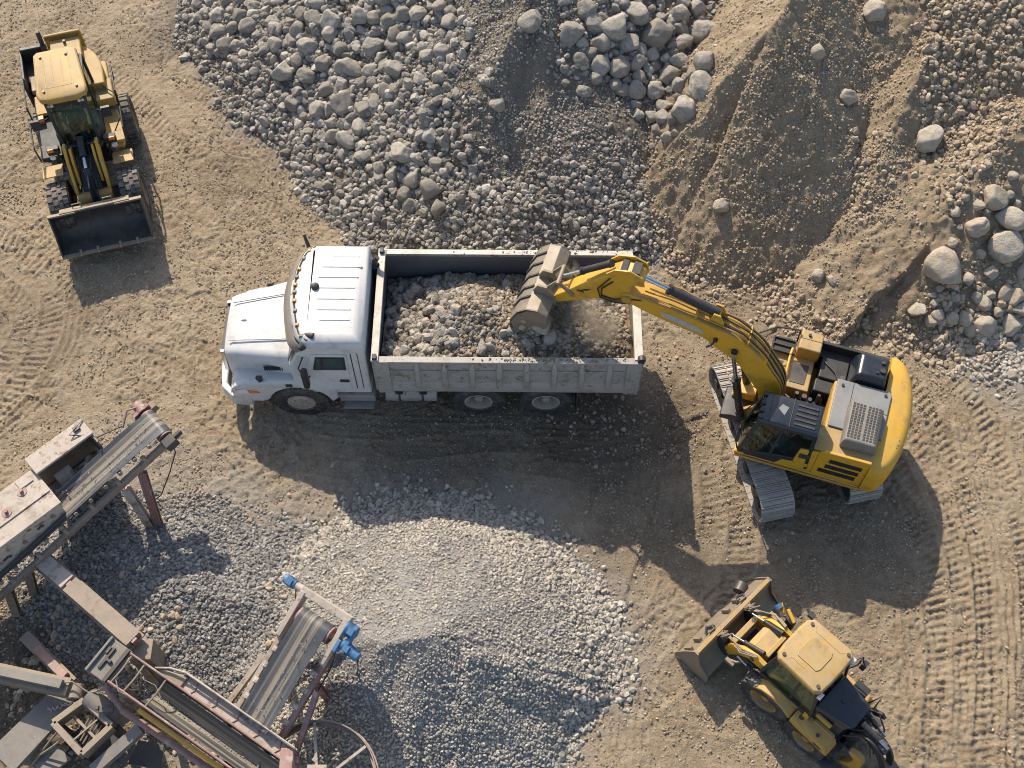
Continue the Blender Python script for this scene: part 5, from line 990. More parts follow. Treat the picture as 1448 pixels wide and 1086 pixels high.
    kb = [(-.74, .34), (-.74, -.34), (-1.12, -.56), (-2.2, -.54), (-2.2, .54), (-1.12, .56)]; MB().prism([(-.86, .30), (-.86, -.30), (-1.14, -.48), (-2.1, -.46), (-2.1, .46), (-1.14, .48)], 1.72, 1.735, 'z').build('cab_floor', 'cabin', T)
    b = MB(); b.prism(kb, 1.30, 1.72, 'z'); b.build('cab_base', 'black', T, bevel=.03)
    cabshell(T, [(-.70, .40), (-.70, -.40), (-2.2, -.54), (-2.2, .54)], [(-1.0, .44), (-1.0, -.44), (-2.3, -.50), (-2.3, .50)], 1.70, 2.86, .07, gl='glass2', mid=.4)
    rp = [(-.98, -.34), (-1.04, -.50), (-1.2, -.56), (-2.38, -.52), (-2.46, -.44), (-2.46, .30), (-2.38, .42), (-1.2, .52), (-1.04, .48), (-.98, .32)]
    b = MB(); b.loft([[(-1.7+(x+1.7)*k, y*k, z) for x, y in rp] for z, k in ((2.83, 1.02), (2.92, 1.06), (3.0, 1.04), (3.025, .98))]); r_ = b.build('cab_roof', 'yeld', T, smooth=30, bevel=.015)
    b = MB()
    for y in (-.34, -.16, .06, .24): b.box(-2.3, -1.3, y-.008, y+.008, 3.02, 3.032)
    b.box(-1.31, -1.29, -.34, .24, 3.02, 3.03); b.build('roof_seam', 'yelm', r_)
    for x, y in ((-2.28, -.38), (-1.2, -.40), (-1.2, .34), (-2.25, .2)): MB().cyl((x, y, 3.01), (x, y, 3.06), .03, n=8).build('lifting_eye', 'steel', r_)
    for y in (-.40, -.32, .30, .38): MB().cyl((-.99, y, 2.80), (-.95, y, 2.79), .035, n=12).build('work_lamp', 'lens', r_)
    seat(T, -1.30, -.02, 1.66, .95)
    b = MB(); b.cyl((-.86, 0, 1.7), (-.90, 0, 2.05), .03, n=8); b.lathe([(.15, -.012), (.17, -.012), (.17, .012), (.15, .012)], Matrix.Translation((-.90, 0, 2.06)) @ Matrix.Rotation(rad(60), 4, 'Y') @ Matrix.Rotation(rad(90), 4, 'X'), 20, True); b.box(-.98, -.84, -.3, .3, 1.7, 1.95); b.build('steering_wheel', 'black', T)
    for sd in (-1, 1): MB().tube([(-.95, sd*.45, 2.5), (-.8, sd*.75, 2.5)], .015, 6).box(-.84, -.78, sd*.80-.1, sd*.80+.1, 2.3, 2.6).build('cab_mirror', 'black', T)
    person('person in a dark shirt seated behind the windscreen of the wheel loader', T.matrix_basis @ Vector((-1.26, -.02, 1.78)), -74, .92)
wheel_loader()
# ================================================================== BACKHOE LOADER (local +x forward)
def backhoe():
    T = thing('backhoe_loader', 'faded yellow backhoe loader with its wide shovel down at the bottom right', 'loader', (5.83, -7.33, 0), 134)
    for sd in (-1, 1):
        wheel(T, .74, sd*.52, .55, .36, sd, rim='rimy', disc='rimy', lugs=20, lug='lug', dish=.6, rimr=.52, steer=4)
        wheel(T, -.30, sd*.54, .46, .32, sd, rim='rimy', disc='rimy', lugs=22, lug='lug', dish=.5, rimr=.54)
        y0, y1 = (sd*.40, sd*.72)
        b = MB(); b.loft([[(x, y0, z), (x, y1, z-.03), (x, y1+sd*.01, z-.10), (x, y0, z-.06)] for x, z in ((1.02, 1.00), (.86, 1.18), (.62, 1.26), (.36, 1.22), (.16, 1.06))]); b.build('front_wing', 'yelm', T, bevel=.02)
        b = MB(); b.hexa([(.14, y0, .96), (-.78, y0, .90), (-.78, y1+sd*.02, .84), (.14, y1+sd*.02, .92), (.14, y0, 1.12), (-.70, y0, 1.10), (-.66, y1, 1.05), (.14, y1, 1.06)]); rw = b.build('rear_wing', 'yelm', T, bevel=.035, seg=3)
        MB().cyl((.0, sd*.56, 1.085), (.0, sd*.56, 1.105), .05, n=12).cyl((-.42, sd*.6, 1.07), (-.42, sd*.6, 1.10), .035, n=12).build('wing_cap', 'steel', rw)
        MB().box(-.62, -.44, y1+sd*.005, y1+sd*.02, .94, .98).build('wing_mark', 'black', rw)
    b = MB(); b.box(-.9, 1.3, -.34, .34, .40, .85); b.prism([(1.1, .5), (1.75, .45), (1.75, .75), (1.3, 1.0), (1.1, 1.0)], -.26, .26); b.box(-.25, -.35, -.5, .5, .4, .55); b.build('chassis', 'black', T, bevel=.03)
    # cab, wider at the sill than at the roof
    MB().prism([(1.10, .78), (-.12, .78), (-.12, 1.36), (.2, 1.3), (1.0, 1.22), (1.10, 1.1)], -.50, .50).build('cab_base', 'black', T, bevel=.03)
    for sd in (-1, 1):
        MB().prism([(.55, 1.12), (.15, 1.12), (.2, 1.22), (.52, 1.2)], sd*.503, sd*.512).build('door_panel', 'yeld', T)
        MB().box(-.10, .02, sd*.50, sd*.54, 1.0, 1.3).build('rear_panel', 'yel', T, bevel=.01)
    cabshell(T, [(1.10, .50), (1.10, -.50), (-.10, -.50), (-.10, .50)], [(.96, .44), (.96, -.44), (.04, -.44), (.04, .44)], 1.26, 2.42, .06, gl='glass', mid=.40)
    rp = [(.94, -.53), (1.04, -.42), (1.06, -.2), (1.06, .2), (1.04, .42), (.94, .53), (.10, .55), (0, .46), (-.02, .2), (-.02, -.2), (0, -.46), (.10, -.55)]
    b = MB(); b.loft([[(.52+(x-.52)*k, y*k, z) for x, y in rp] for z, k in ((2.38, .98), (2.44, 1.0), (2.50, .99), (2.53, .95), (2.54, .88))]); r_ = b.build('cab_roof', 'yeld', T, smooth=30, bevel=.012)
    b = MB(); b.prism([(.32, -.24), (.74, -.24), (.78, -.16), (.78, .16), (.74, .24), (.32, .24), (.28, .16), (.28, -.16)], 2.54, 2.556, 'z'); b.build('roof_hatch', 'yeld', r_, bevel=.008)
    b = MB(); b.tube([(.85, -.44, 2.535), (.78, -.34, 2.54), (.5, -.34, 2.54), (.22, -.34, 2.54), (.14, -.42, 2.535)], .008, 6); b.tube([(.85, .44, 2.535), (.78, .34, 2.54), (.5, .34, 2.54)], .008, 6); b.build('roof_seam', 'yelm', r_)
    for x, y in ((.92, .40), (.92, -.40), (.10, -.42), (.12, .42)): MB().cyl((x, y, 2.53), (x, y, 2.565), .035, n=8).build('roof_bolt', 'steel', r_)
    for y in (-.46, .46): MB().box(-.06, .02, y-.06, y+.06, 2.30, 2.40).build('work_lamp', 'lens', r_, bevel=.01)
    MB().box(.98, 1.10, -.60, -.50, 2.4, 2.5).cyl((1.08, -.56, 2.45), (1.18, -.60, 2.45), .03, n=8).build('cab_mirror', 'black', T, bevel=.008)
    MB().tube([(-.02, -.5, 2.3), (-.1, -.66, 2.35), (-.22, -.68, 2.0)], .018, 6).tube([(.0, -.52, 1.6), (-.12, -.66, 1.9), (-.12, -.6, 2.3)], .015, 6).box(-.26, -.16, -.74, -.62, 1.9, 2.15).build('cab_mirror', 'black', T, bevel=.008)
    MB().prism([(1.04, .46), (-.04, .46), (-.04, -.46), (1.04, -.46)], 1.365, 1.375, 'z').build('cab_floor', 'cabin', T)
    seat(T, .42, 0, 1.05, .95)
    b = MB(); b.cyl((.92, 0, 1.2), (.78, 0, 1.62), .025, n=8); b.lathe([(.13, -.012), (.15, -.012), (.15, .012), (.13, .012)], Matrix.Translation((.77, 0, 1.64)) @ Matrix.Rotation(rad(60), 4, 'Y') @ Matrix.Rotation(rad(90), 4, 'X'), 20, True); b.build('steering_wheel', 'black', T)
    # loader arms and shovel
    for sd in (-1, 1):
        y = sd*.40
        a = MB().prism([(1.02, 1.20), (1.06, 1.42), (1.30, 1.46), (1.62, 1.30), (1.86, .92), (2.02, .58), (1.92, .46), (1.78, .56), (1.62, .92), (1.42, 1.14)], y-.05, y+.05).build('loader_arm', 'yel', T, bevel=.015)
        MB().cyl((1.36, y-.07, 1.30), (1.36, y+.07, 1.30), .05, n=12).cyl((1.9, y-.07, .6), (1.9, y+.07, .6), .05, n=12).build('arm_pin', 'steel', a)
        ram(T, (1.0, sd*.52, .95), (1.62, sd*.50, .98), .045, .6, 'lift_ram'); ram(T, (1.25, sd*.28, 1.5), (1.95, sd*.30, 1.12), .04, .6, 'tilt_ram')
        b = MB()
        for k in range(3): b.tube([(1.30, y+sd*.02*k, 1.50), (1.6, y+sd*(.08+.03*k), 1.42-.04*k), (1.95, y-sd*.02*k, 1.15), (2.12, y-sd*.05*k, .98)], .014, 6)
        for k in range(4): b.tube([(1.95+.02*k, y-.12+.06*k, 1.14), (2.05, y+.1-.06*k, 1.18), (2.14, y-.05+.05*k, 1.05)], .018, 6)
        b.build('hose', 'worn', T)
        MB().prism([(1.82, .32), (2.0, .28), (2.16, .8), (2.10, .98), (1.98, .92)], sd*.40-.10, sd*.40+.06).build('quick_hitch', 'black', T, bevel=.02)
        b = MB(); b.box(1.55, 1.75, sd*.62, sd*.70, .82, .92); b.tube([(1.45, sd*.45, .9), (1.55, sd*.6, .95), (1.72, sd*.64, .85)], .03, 6); b.build('front_lamp', 'worn', T, bevel=.01)
    MB().prism([(1.80, .86), (1.92, .86), (1.92, 1.0), (1.80, 1.0)], -.34, .34).build('arm_crossbar', 'yeld', T, bevel=.015)
    b = MB(); b.prism([(1.14, .95), (1.62, .95), (1.62, 1.22), (1.52, 1.32), (1.14, 1.36)], -.24, .24); nb = b.build('front_cowl', 'yeld', T, bevel=.03)
    MB().prism([(1.14, 1.36), (1.24, 1.36), (1.24, 1.48), (1.14, 1.48)], -.27, .27).build('cowl_beam', 'yeld', nb, bevel=.02)
    b = MB(); b.cyl((1.24, -.62, 1.42), (1.50, -.74, 1.44), .04, n=10); b.hull([(1.46, -.68, 1.36), (1.68, -.80, 1.38), (1.64, -.64, 1.4), (1.5, -.6, 1.5), (1.66, -.74, 1.52)]); sg = b.build('side_lamp_bracket', 'yel', T, bevel=.01)
    MB().cyl((1.62, -.62, 1.48), (1.70, -.64, 1.50), .075, n=14).build('blue_lamp', 'blue', sg)
    MB().box(1.22, 1.42, -.72, -.58, .96, 1.36).build('side_canister', 'black', T, bevel=.04)
    yL, yR = 1.06, -1.14
    prof = [(2.62, .06), (2.66, .20), (2.53, .55), (2.33, .98), (2.27, 1.0), (2.235, .97), (2.235, .72), (2.17, .52), (2.06, .40), (1.96, .37), (1.90, .34), (1.90, .12), (2.0, .06)]
    SX = Matrix.Translation((-.10, .0, .0))
    SH = MB(SX).prism(prof, yR+.03, yL-.03).build('shovel', 'worn', T, bevel=.012)
    for y in (yR, yL-.035): MB(SX).prism([(2.71, .06), (2.68, .22), (2.53, .64), (2.34, 1.04), (2.24, 1.04), (2.12, .6), (1.88, .38), (1.86, .06)], y, y+.035).build('shovel_side', 'worn', SH, bevel=.006)
    MB(SX).box(2.26, 2.34, yR+.0, yL, .985, 1.03).build('shovel_lip', 'yeld', SH, bevel=.008)
    for y in (.98, .72, .34, -.12, -.42): MB(SX).prism([(2.40, .82), (2.53, .55), (2.59, .60), (2.47, .88)], y-.035, y+.035).build('shovel_lug', 'worn', SH, bevel=.01)
    for y in (.46, -.46): MB(SX).tube([(2.44, y+.1, .80), (2.52, y, .84), (2.46, y-.1, .88), (2.38, y-.04, .98), (2.40, y+.08, .94)], .03, 8).build('chain_hook', 'steel', SH)
    MB(SX).cyl((2.60, -.66, .56), (2.66, -.84, .56), .13, n=18).build('gauge_roller', 'steel', SH)
    # engine at the rear and folded digger
    b = MB(); b.loft([[(x, y, z) for x, y in ((-.06, -.42), (-.06, .42), (-.70-i, .36-i), (-.74-i*.5, -.36+i))] for z, i in ((.85, -.02), (1.55, 0), (1.68, .05), (1.72, .12))]); en = b.build('engine_hood', 'blackg', T, bevel=.04, seg=3)
    MB().cyl((-.36, -.02, 1.71), (-.36, -.02, 1.74), .05, n=12).build('hood_cap', 'black', en)
    MB().box(-.66, -.20, .38, .47, 1.0, 1.16).build('side_panel', 'yelm', en, bevel=.02); MB().box(-.5, -.16, .40, .46, 1.36, 1.52).build('side_panel', 'yelm', en, bevel=.02)
    b = MB(); b.box(-.86, -.74, -.62, .62, .55, .85); b.box(-1.0, -.8, -.2, .2, .5, 1.3); b.build('rear_crossbeam', 'black', T, bevel=.02)
    for y in (-.05, .17):
        MB().prism(spl([(-.82, 1.30), (-1.0, 1.56), (-1.25, 1.60), (-1.55, 1.36), (-1.72, .95), (-1.72, .6)], 3)+spl([(-1.60, .62), (-1.58, .92), (-1.42, 1.24), (-1.2, 1.42), (-1.02, 1.38), (-.94, 1.22)], 3), y-.025, y+.025).build('digger_boom', 'black', T, bevel=.01)
    b = MB(); b.prism([(-.9, 1.42), (-1.0, 1.62), (-1.5, 1.50), (-1.46, 1.38)], -.02, .14); b.box(-1.42, -1.28, -.03, .15, 1.5, 1.6); b.build('digger_boom_web', 'steel', T, bevel=.01)
    ram(T, (-.86, .06, 1.72), (-1.46, .06, 1.62), .055, .65, 'digger_ram'); ram(T, (-.8, -.22, 1.5), (-1.3, -.16, 1.42), .05, .6, 'slew_ram')
    b = MB(); b.prism(spl([(-1.0, 1.1), (-1.2, 1.2), (-1.34, 1.0), (-1.3, .6), (-1.1, .3)], 3)+spl([(-.98, .34), (-1.12, .6), (-1.16, .92), (-1.06, 1.02)], 3), .30, .44); b.build('dipper', 'yelm', T, bevel=.02)
    b = MB()
    for k in range(5): b.tube([(-.75, -.3+k*.16, 1.5-.05*k), (-.95, -.34+k*.15, 1.62), (-1.2, -.22+k*.11, 1.5), (-1.35, -.1+k*.09, 1.2)], .017, 6)
    b.tube([(-.7, -.5, 1.2), (-.8, -.6, 1.7), (-.84, -.5, 1.2)], .02, 6); b.box(-.6, -.3, -.62, -.44, 1.2, 1.5); b.prism([(-.8, 1.4), (-1.0, 1.6), (-1.1, 1.5), (-.9, 1.3)], -.42, -.36); b.build('hose', 'black', T)
    for sd in (-1, 1):
        MB().prism([(-.74, .5), (-.9, .5), (-1.02, .12), (-1.12, .04), (-.86, .04), (-.8, .2)], sd*.56-.04, sd*.56+.04).build('stabiliser', 'black', T, bevel=.01)
        MB().box(-1.16, -.72, sd*.62-.14, sd*.62+.14, .28, .33).build('step_plate', 'steel', T, bevel=.01)
    bl = spl([(-1.62, .86), (-1.86, .7), (-1.94, .42), (-1.82, .16), (-1.56, .08)], 3)
    MB().prism(bl+[(x+.03 if x < -1.7 else x, z+(.03 if z < .3 else -.01)) for x, z in bl[::-1]], -.16, .36).build('digger_bucket', 'buck', T)
backhoe()
# ================================================================== CRUSHING PLANT, lower left
def basis(o, tail):
    """frame with x running down the belt, z up; o = head, tail = a point further down"""
    o = Vector(o); x = (Vector(tail)-o).normalized(); y = Vector((0, 0, 1)).cross(x).normalized(); z = x.cross(y)
    m = Matrix((x, y, z)).transposed().to_4x4(); m.translation = o; return m
def root(name, label, cat, p, group=None): return thing(name, label, cat, p, 0, group)
def loc(mb, r):   # shift a world-built mesh into its thing's space
    mb.bm.transform(Matrix.Translation(-r.location)); return mb
def belt_section(w, troughd=.06, n=36):
    return [(y, troughd*(abs(y)/(w/2))**2) for y in [w*(k/n-.5) for k in range(n+1)]]
def streak(o, T, r, w, k):   # fines left on the belt in long streaks
    ti = T.inverted(); v = np.array([(ti @ (q.co+r.location))[:] for q in o.data.vertices]); x, y = v[:, 0], v[:, 1]
    g_ = vn(y*16/w, x*.35, 5)*.6+vn(y*40/w, x*.8, 6)*.4; c_ = np.exp(-((y+.06*w*np.sin(x*.9))/(w*k*1.3))**2)
    a = np.clip(sst(.42, .85, g_)*.75+c_*sst(.25, .7, g_)*.9, 0, 1); o.data.attributes.new('streak', 'FLOAT', 'POINT').data.foreach_set('value', a.astype(np.float32))
def belt(T, r, L, w, rad_, d=.07, fines=.18, under=.02):
    secs = []
    for k in range(9):
        a = math.pi*(1-k/8); secs.append([(-rad_*math.sin(a), y, rad_*math.cos(a)*1.0+h*(k/8)) for y, h in belt_section(w, 0)])
    pro = [(.0, 0), (.25, d*.5), (.6, d)]+[(.6+(L-.6)*k/24, d) for k in range(1, 25)]
    up = [[(x, y, rad_+ (h*(dd/.06) if dd else 0)) for y, h in belt_section(w, .06)] for x, dd in pro]
    b = MB(T); top = secs[:-1]+up; lo_ = [[(p[0], p[1], p[2]-.014) if i > 7 else (p[0]*.9, p[1], p[2]*.9) for p in s_] for i, s_ in enumerate(top)]
    full = [s_+[q for q in l_[::-1]] for s_, l_ in zip(top, lo_)]
    b.loft(full); be = loc(b, r).build('belt', 'belt2', r, smooth=50); streak(be, T, r, w, fines)
    b = MB(T); b.cyl((0, -w/2-.04, 0), (0, w/2+.04, 0), rad_*.93, n=20).cyl((0, -w/2-.10, 0), (0, w/2+.10, 0), rad_*.35, n=12); loc(b, r).build('head_drum', 'pink', r)
    return be
# ---- conveyor beside the two hoppers
h1 = at(221, 603, 2.2); t1 = h1+Vector((-3.2, -3.02, -.92))*1.35; A1 = basis(h1, t1)
r = CV1 = root('conveyor', 'rusty cream conveyor with a dark belt rising past two hopper boxes on the left', 'conveyor', Vector((h1.x-1.6, h1.y-1.5, 0)))
belt(A1, r, 5.9, .60, .17)
for sd in (-1, 1):
    y = sd*.40
    q = loc(MB(A1).box(-.28, 6.0, y-.045, y+.045, -.17, .02), r).build('side_rail', 'timber', r, bevel=.01)
    loc(MB(A1).box(-.1, 6.0, y-sd*.06-.03, y-sd*.06+.03, -.20, -.171), r).build('rail_flange', 'pink', q)
for k in range(15):
    x = .35+k*.38; b = MB(A1); b.cyl((x, -.14, .10), (x, .14, .10), .045, n=10)
    for sd in (-1, 1): b.cyl((x, sd*.15, .10), (x, sd*.36, .19), .045, n=10)
    loc(b, r).build('idler_roller', 'worn', r)
for k in range(8):
    x = .6+k*.68; b = MB(A1); b.hexa([(x-.05, .30, -.02), (x+.05, .30, -.02), (x+.05, .46, -.02), (x-.05, .46, -.02), (x-.04, .33, .12), (x+.04, .33, .12), (x+.03, .40, .12), (x-.03, .40, .12)]); loc(b, r).build('idler_bracket', 'timber', r, bevel=.008)
b = MB(A1); b.box(-.12, .14, .38, .60, -.12, .12); b.box(-.3, -.05, .42, .50, -.06, .06); loc(b, r).build('drum_bearing', 'steel', r, bevel=.02)
b = MB(A1); b.cyl((.0, -.66, .05), (.0, -.40, .05), .12, n=14); b.box(-.18, .2, -.5, -.40, -.12, .14); b.tube([(-.1, -.5, .1), (.2, -.6, .22), (.5, -.44, .1)], .025, 6); loc(b, r).build('drive_motor', 'pink', r, bevel=.01)
for (a_, b_) in (((201, 668, 1.75), (227, 747, 0)), ((178, 690, 1.6), (217, 750, 0))):
    p, q = at(*a_), at(*b_); q.z = float(H(q.x, q.y)[0])-.03; b = MB(); b.chan(p, q, .16, .14, .03, (0, 1, 0)); loc(b, r).build('leg', 'rust' if a_[0] < 190 else 'pink', r)
p = at(222, 752); q = at(206, 770); b = MB(); b.beam((p.x+.1, p.y, p.z+.08), (q.x-.2, q.y, q.z+.08), .14, .12); loc(b, r).build('foot_plate', 'timber', r, bevel=.01)
for (a_, b_) in (((40, 806, 1.2), (48, 838, 0)), ((12, 835, 1.1), (24, 868, 0))):
    p, q = at(*a_), at(*b_); b = MB(); b.chan(p, q, .16, .14, .03, (0, 1, 0)); loc(b, r).build('leg', 'timber', r)
b = MB(); b.tube([at(243, 618, 2.1), at(248, 640, 1.6), at(240, 668, .9), at(228, 700, .35), at(220, 706, .1)], .014, 6); loc(b, r).build('cable', 'black', r)
# hopper boxes (rotated with the belt, level on top)
F1 = Matrix.Translation((h1.x, h1.y, 0)) @ Matrix.Rotation(math.atan2(-3.02, -3.2), 4, 'Z')   # x down the belt, y to its right-hand side in the photo
r = HP2 = root('hopper', 'big rust stained cream hopper box over the lower part of the conveyor', 'hopper', Vector((h1.x-2.2, h1.y-1.6, 0)))
b = MB(F1); b.box(2.32, 5.2, -.84, .16, 2.26, 2.32); loc(b, r).build('lid', 'rust', r, bevel=.012)
b = MB(F1); b.hexa([(2.36, .10, 1.62), (5.2, .10, 1.1), (5.2, .15, 1.1), (2.36, .15, 1.62), (2.36, .08, 2.26), (5.2, .08, 2.26), (5.2, .13, 2.26), (2.36, .13, 2.26)]); sp = loc(b, r).build('skirt', 'rust', r)
for k, (x, z, w_, h_, mt) in enumerate(((2.55, 2.02, .10, .12, 'worn'), (2.82, 1.98, .16, .07, 'belt'), (3.25, 1.86, .09, .14, 'pink'), (3.62, 1.80, .20, .08, 'belt'), (4.1, 1.76, .1, .16, 'pink'), (4.4, 1.6, .22, .07, 'belt'))):
    b = MB(F1); b.prism([(x, z), (x+w_*.4, z+h_*.9), (x+w_, z+h_*.5), (x+w_*.9, z-h_*.2), (x+w_*.45, z+h_*.1), (x+w_*.2, z-h_*.4)], .128, .160); loc(b, r).build('torn_patch', mt, sp)
b = MB(F1); b.box(2.36, 2.40, -.80, .12, 1.62, 2.26); b.box(2.36, 5.2, -.82, -.78, .9, 2.26); loc(b, r).build('wall', 'rust', r, bevel=.008)
for x, y in ((3.2, -.38), (2.75, -.55)): b = MB(F1); b.cyl((x, y, 2.32), (x, y, 2.40), .035, n=10).cyl((x, y, 2.318), (x, y, 2.332), .10, n=14); loc(b, r).build('lid_bolt', 'pink', r)
b = MB(F1); b.box(2.45, 2.75, -.82, -.6, 2.32, 2.345); b.box(2.34, 5.2, -.22, -.19, 2.32, 2.345); loc(b, r).build('lid_strap', 'rust', r, bevel=.006)
for x, y in ((2.6, -.7), (4.6, -.7)): b = MB(F1); b.box(x-.06, x+.06, y-.06, y+.06, 0, 2.2); loc(b, r).build('leg', 'timber', r)
r = HP1 = root('hopper', 'tall narrow cream box open towards the belt near the conveyor head', 'hopper', Vector((h1.x-1.4, h1.y-.5, 0)))
b = MB(F1); b.box(1.02, 2.34, -1.06, -.62, 2.36, 2.42); loc(b, r).build('lid', 'rust', r, bevel=.012)
b = MB(F1); b.box(1.04, 2.34, -1.04, -1.0, .1, 2.36); b.box(1.04, 1.08, -1.0, -.42, 1.3, 2.36); loc(b, r).build('wall', 'grey', r, bevel=.008)
b = MB(F1); b.box(1.10, 2.3, -.98, -.66, .6, 1.2); loc(b, r).build('housing', 'grey', r, bevel=.02)
b = MB(F1); b.cyl((1.35, -.62, 1.75), (1.35, -.48, 1.75), .10, n=14); b.tube([(1.2, -.7, 1.5), (1.4, -.5, 1.9), (1.7, -.6, 1.7), (1.9, -.5, 1.8)], .03, 6); b.hexa([(1.75, -.66, 1.7), (2.1, -.66, 1.7), (2.1, -.4, 1.7), (1.75, -.4, 1.7), (1.75, -.66, 1.95), (2.1, -.66, 1.95), (2.1, -.5, 1.95), (1.75, -.5, 1.95)]); loc(b, r).build('bearing_block', 'rust', r, bevel=.01)
b = MB(F1); b.tube([(1.0, -1.0, 2.44), (1.4, -.85, 2.5), (1.0, -.55, 2.3), (.5, -.45, 2.25)], .014, 6); b.box(1.15, 1.28, -.96, -.86, 2.42, 2.47); loc(b, r).build('cable', 'steel', r)
# ---- conveyor with the blue motors
h2 = (at(421, 876, 2.35)+at(470, 893, 2.35))/2; t2 = (at(349, 1012, 1.65)+at(379, 1031, 1.65))/2; A2 = basis(h2, t2)
r = CV2 = root('conveyor', 'conveyor with blue motors pouring onto the pale gravel heap', 'conveyor', Vector((h2.x-.6, h2.y-1, 0)))
belt(A2, r, 2.05, .66, .19, .05, .12)
sy = 1
for sd, mt in ((-1, 'rust'), (1, 'pink')):
    y = sd*.50
    loc(MB(A2).box(.10, 2.1, y-.05, y+.05, -.24, -.06), r).build('side_rail', mt, r, bevel=.01)
    b = MB(A2); b.hexa([(-.42, y-.05, -.16), (.62, y-.05, -.20), (.62, y+.05, -.20), (-.42, y+.05, -.16), (-.42, y-.05, .12), (.50, y-.05, .10), (.50, y+.05, .10), (-.42, y+.05, .12)]); loc(b, r).build('head_plate', 'rust', r, bevel=.012)
    for k in range(6): x = .75+k*.33; b = MB(A2); b.hexa([(x-.05, y-.06-sd*.05, -.06), (x+.06, y-.06-sd*.05, -.06), (x+.06, y+.06-sd*.05, -.06), (x-.05, y+.06-sd*.05, -.06), (x-.03, y-.03-sd*.09, .06), (x+.04, y-.03-sd*.09, .06), (x+.03, y+.03-sd*.09, .06), (x-.03, y+.03-sd*.09, .06)]); loc(b, r).build('idler_bracket', 'rust', r, bevel=.006)
    p = A2 @ Vector((1.0, y+sd*.12, -.2)); q = A2 @ Vector((2.3, y+sd*.34, -.2)); q.z = 1.1; b = MB(); b.chan(p, q, .10, .12, .025); loc(b, r).build('brace', 'pink' if sd > 0 else 'rust', r)
    p = A2 @ Vector((.9, y, -.2)); b = MB(); b.chan(p, (p.x+.1, p.y, float(H(p.x, p.y)[0])-.05), .12, .12, .025, (0, 1, 0)); loc(b, r).build('leg', 'pink', r)
b = MB(A2); b.box(-.50, -.36, -.56, .56, -.10, .10); b.box(-.36, -.345, -.52, .52, -.2, .02); loc(b, r).build('crossbeam', 'rust', r, bevel=.012)
ll = A2.inverted()
b = MB(A2); yl = -.56 if (A2 @ Vector((0, -1, 0))).x < h2.x else .56; k_ = -1 if yl < 0 else 1
b.cyl((-.43, yl, 0), (-.43, yl+k_*.16, 0), .075, n=14); loc(b, r).build('motor_shaft', 'rust', r)
def motor(p, q, rr, T):
    p = Vector(p); q = Vector(q); b = MB(T); b.cyl(p, p.lerp(q, .72), rr, n=20).cyl(p.lerp(q, .72), q, rr*1.06, rr*.9, n=20).cyl(p.lerp(q, -.06), p, rr*.6, n=16)
    m = loc(b, r).build('motor', 'blue', r, bevel=.008)
    b = MB(T)
    for k in range(9): c_ = p.lerp(q, .10+k*.065); b.cyl(c_, c_.lerp(q, .03), rr*1.07, n=20)
    b.box(p.lerp(q, .4).x-.06, p.lerp(q, .4).x+.06, min(p.y, q.y)+.08, min(p.y, q.y)+.2, p.z+rr*.7, p.z+rr*1.25); loc(b, r).build('cooling_fins', 'blue', m)
motor((-.43, yl+k_*.16, 0), (-.43, yl+k_*.42, 0), .095, A2)
motor((-.28, -k_*.56, .06), (-.30, -k_*.78, .06), .13, A2); motor((.0, -k_*.62, .0), (.06, -k_*1.02, .0), .10, A2)
b = MB(A2); b.box(-.2, .06, -k_*.72-.05, -k_*.72+.05, -.02, .1); b.box(-.05, .2, -k_*.58-.04, -k_*.58+.04, -.12, .12); loc(b, r).build('gearbox', 'blue', r, bevel=.02)
b = MB(A2); b.tube([(.06, -k_*1.0, 0), (.3, -k_*1.02, -.4), (.5, -k_*.9, -1.0), (.9, -k_*.7, -1.5)], .014, 6); b.tube([(-.43, yl+k_*.2, -.08), (-.1, yl+k_*.22, -.6), (.2, yl+k_*.1, -1.0)], .012, 6); b.tube([(.1, -k_*.6, .1), (.5, -k_*.62, -.2), (1.0, -k_*.6, -.3), (1.6, -k_*.56, -.6)], .014, 6); loc(b, r).build('cable', 'black', r)
# ---- trough conveyor with the red handrails
h3 = (at(170, 945, 1.95)+at(160, 952, 1.95))/2; t3 = (at(408, 1084, 1.62)+at(330, 1081, 1.62))/2
ha = (at(185, 931, 1.95)+at(154, 958, 1.95))/2; tb_ = ha+((at(405, 1084, 1.7)+at(326, 1082, 1.7))/2-ha)*1.15; A3 = basis(ha, tb_) @ Matrix.Diagonal((1, .70, 1, 1))
L3 = (tb_-ha).length
r = CV3 = root('conveyor', 'dusty trough conveyor with red handrails and a yellow edge at the bottom left', 'conveyor', Vector((ha.x+1, ha.y-.8, 0)))
secs = []
for x in np.linspace(.72, L3, 40): secs.append([(x, y, -.30+.36*(abs(y)/.36)**2.2) for y in np.linspace(-.36, .36, 31)]+[(x, y, -.33+.36*(abs(y)/.36)**2.2) for y in np.linspace(.36, -.36, 31)])
be = loc(MB(A3).loft(secs), r).build('belt', 'belt2', r, smooth=50); streak(be, A3, r, .72, .3)
sN = -1 if (A3 @ Vector((1, -1, 0))).y > (A3 @ Vector((1, 1, 0))).y else 1     # side towards the gravel heap
for sd in (-1, 1):
    y = sd*.44
    loc(MB(A3).tube([(0, y, .06), (L3*.5, y+.01, .07), (L3, y, .06)], .034, 8), r).build('handrail', 'pink', r)
    loc(MB(A3).box(0, L3, y-.02, y+.02, -.34, .0), r).build('side_plate', 'grey' if sd == sN else 'pink', r)
    for k in range(9):
        x = .2+k*.42; b = MB(A3); b.box(x-.025, x+.025, y-.035, y+.035, -.08, .05); loc(b, r).build('rail_clip', 'steel', r, bevel=.006)
loc(MB(A3).box(.75, L3, -sN*.56-.06, -sN*.56+.06, -.30, -.06), r).build('yellow_beam', 'yel', r, bevel=.008)
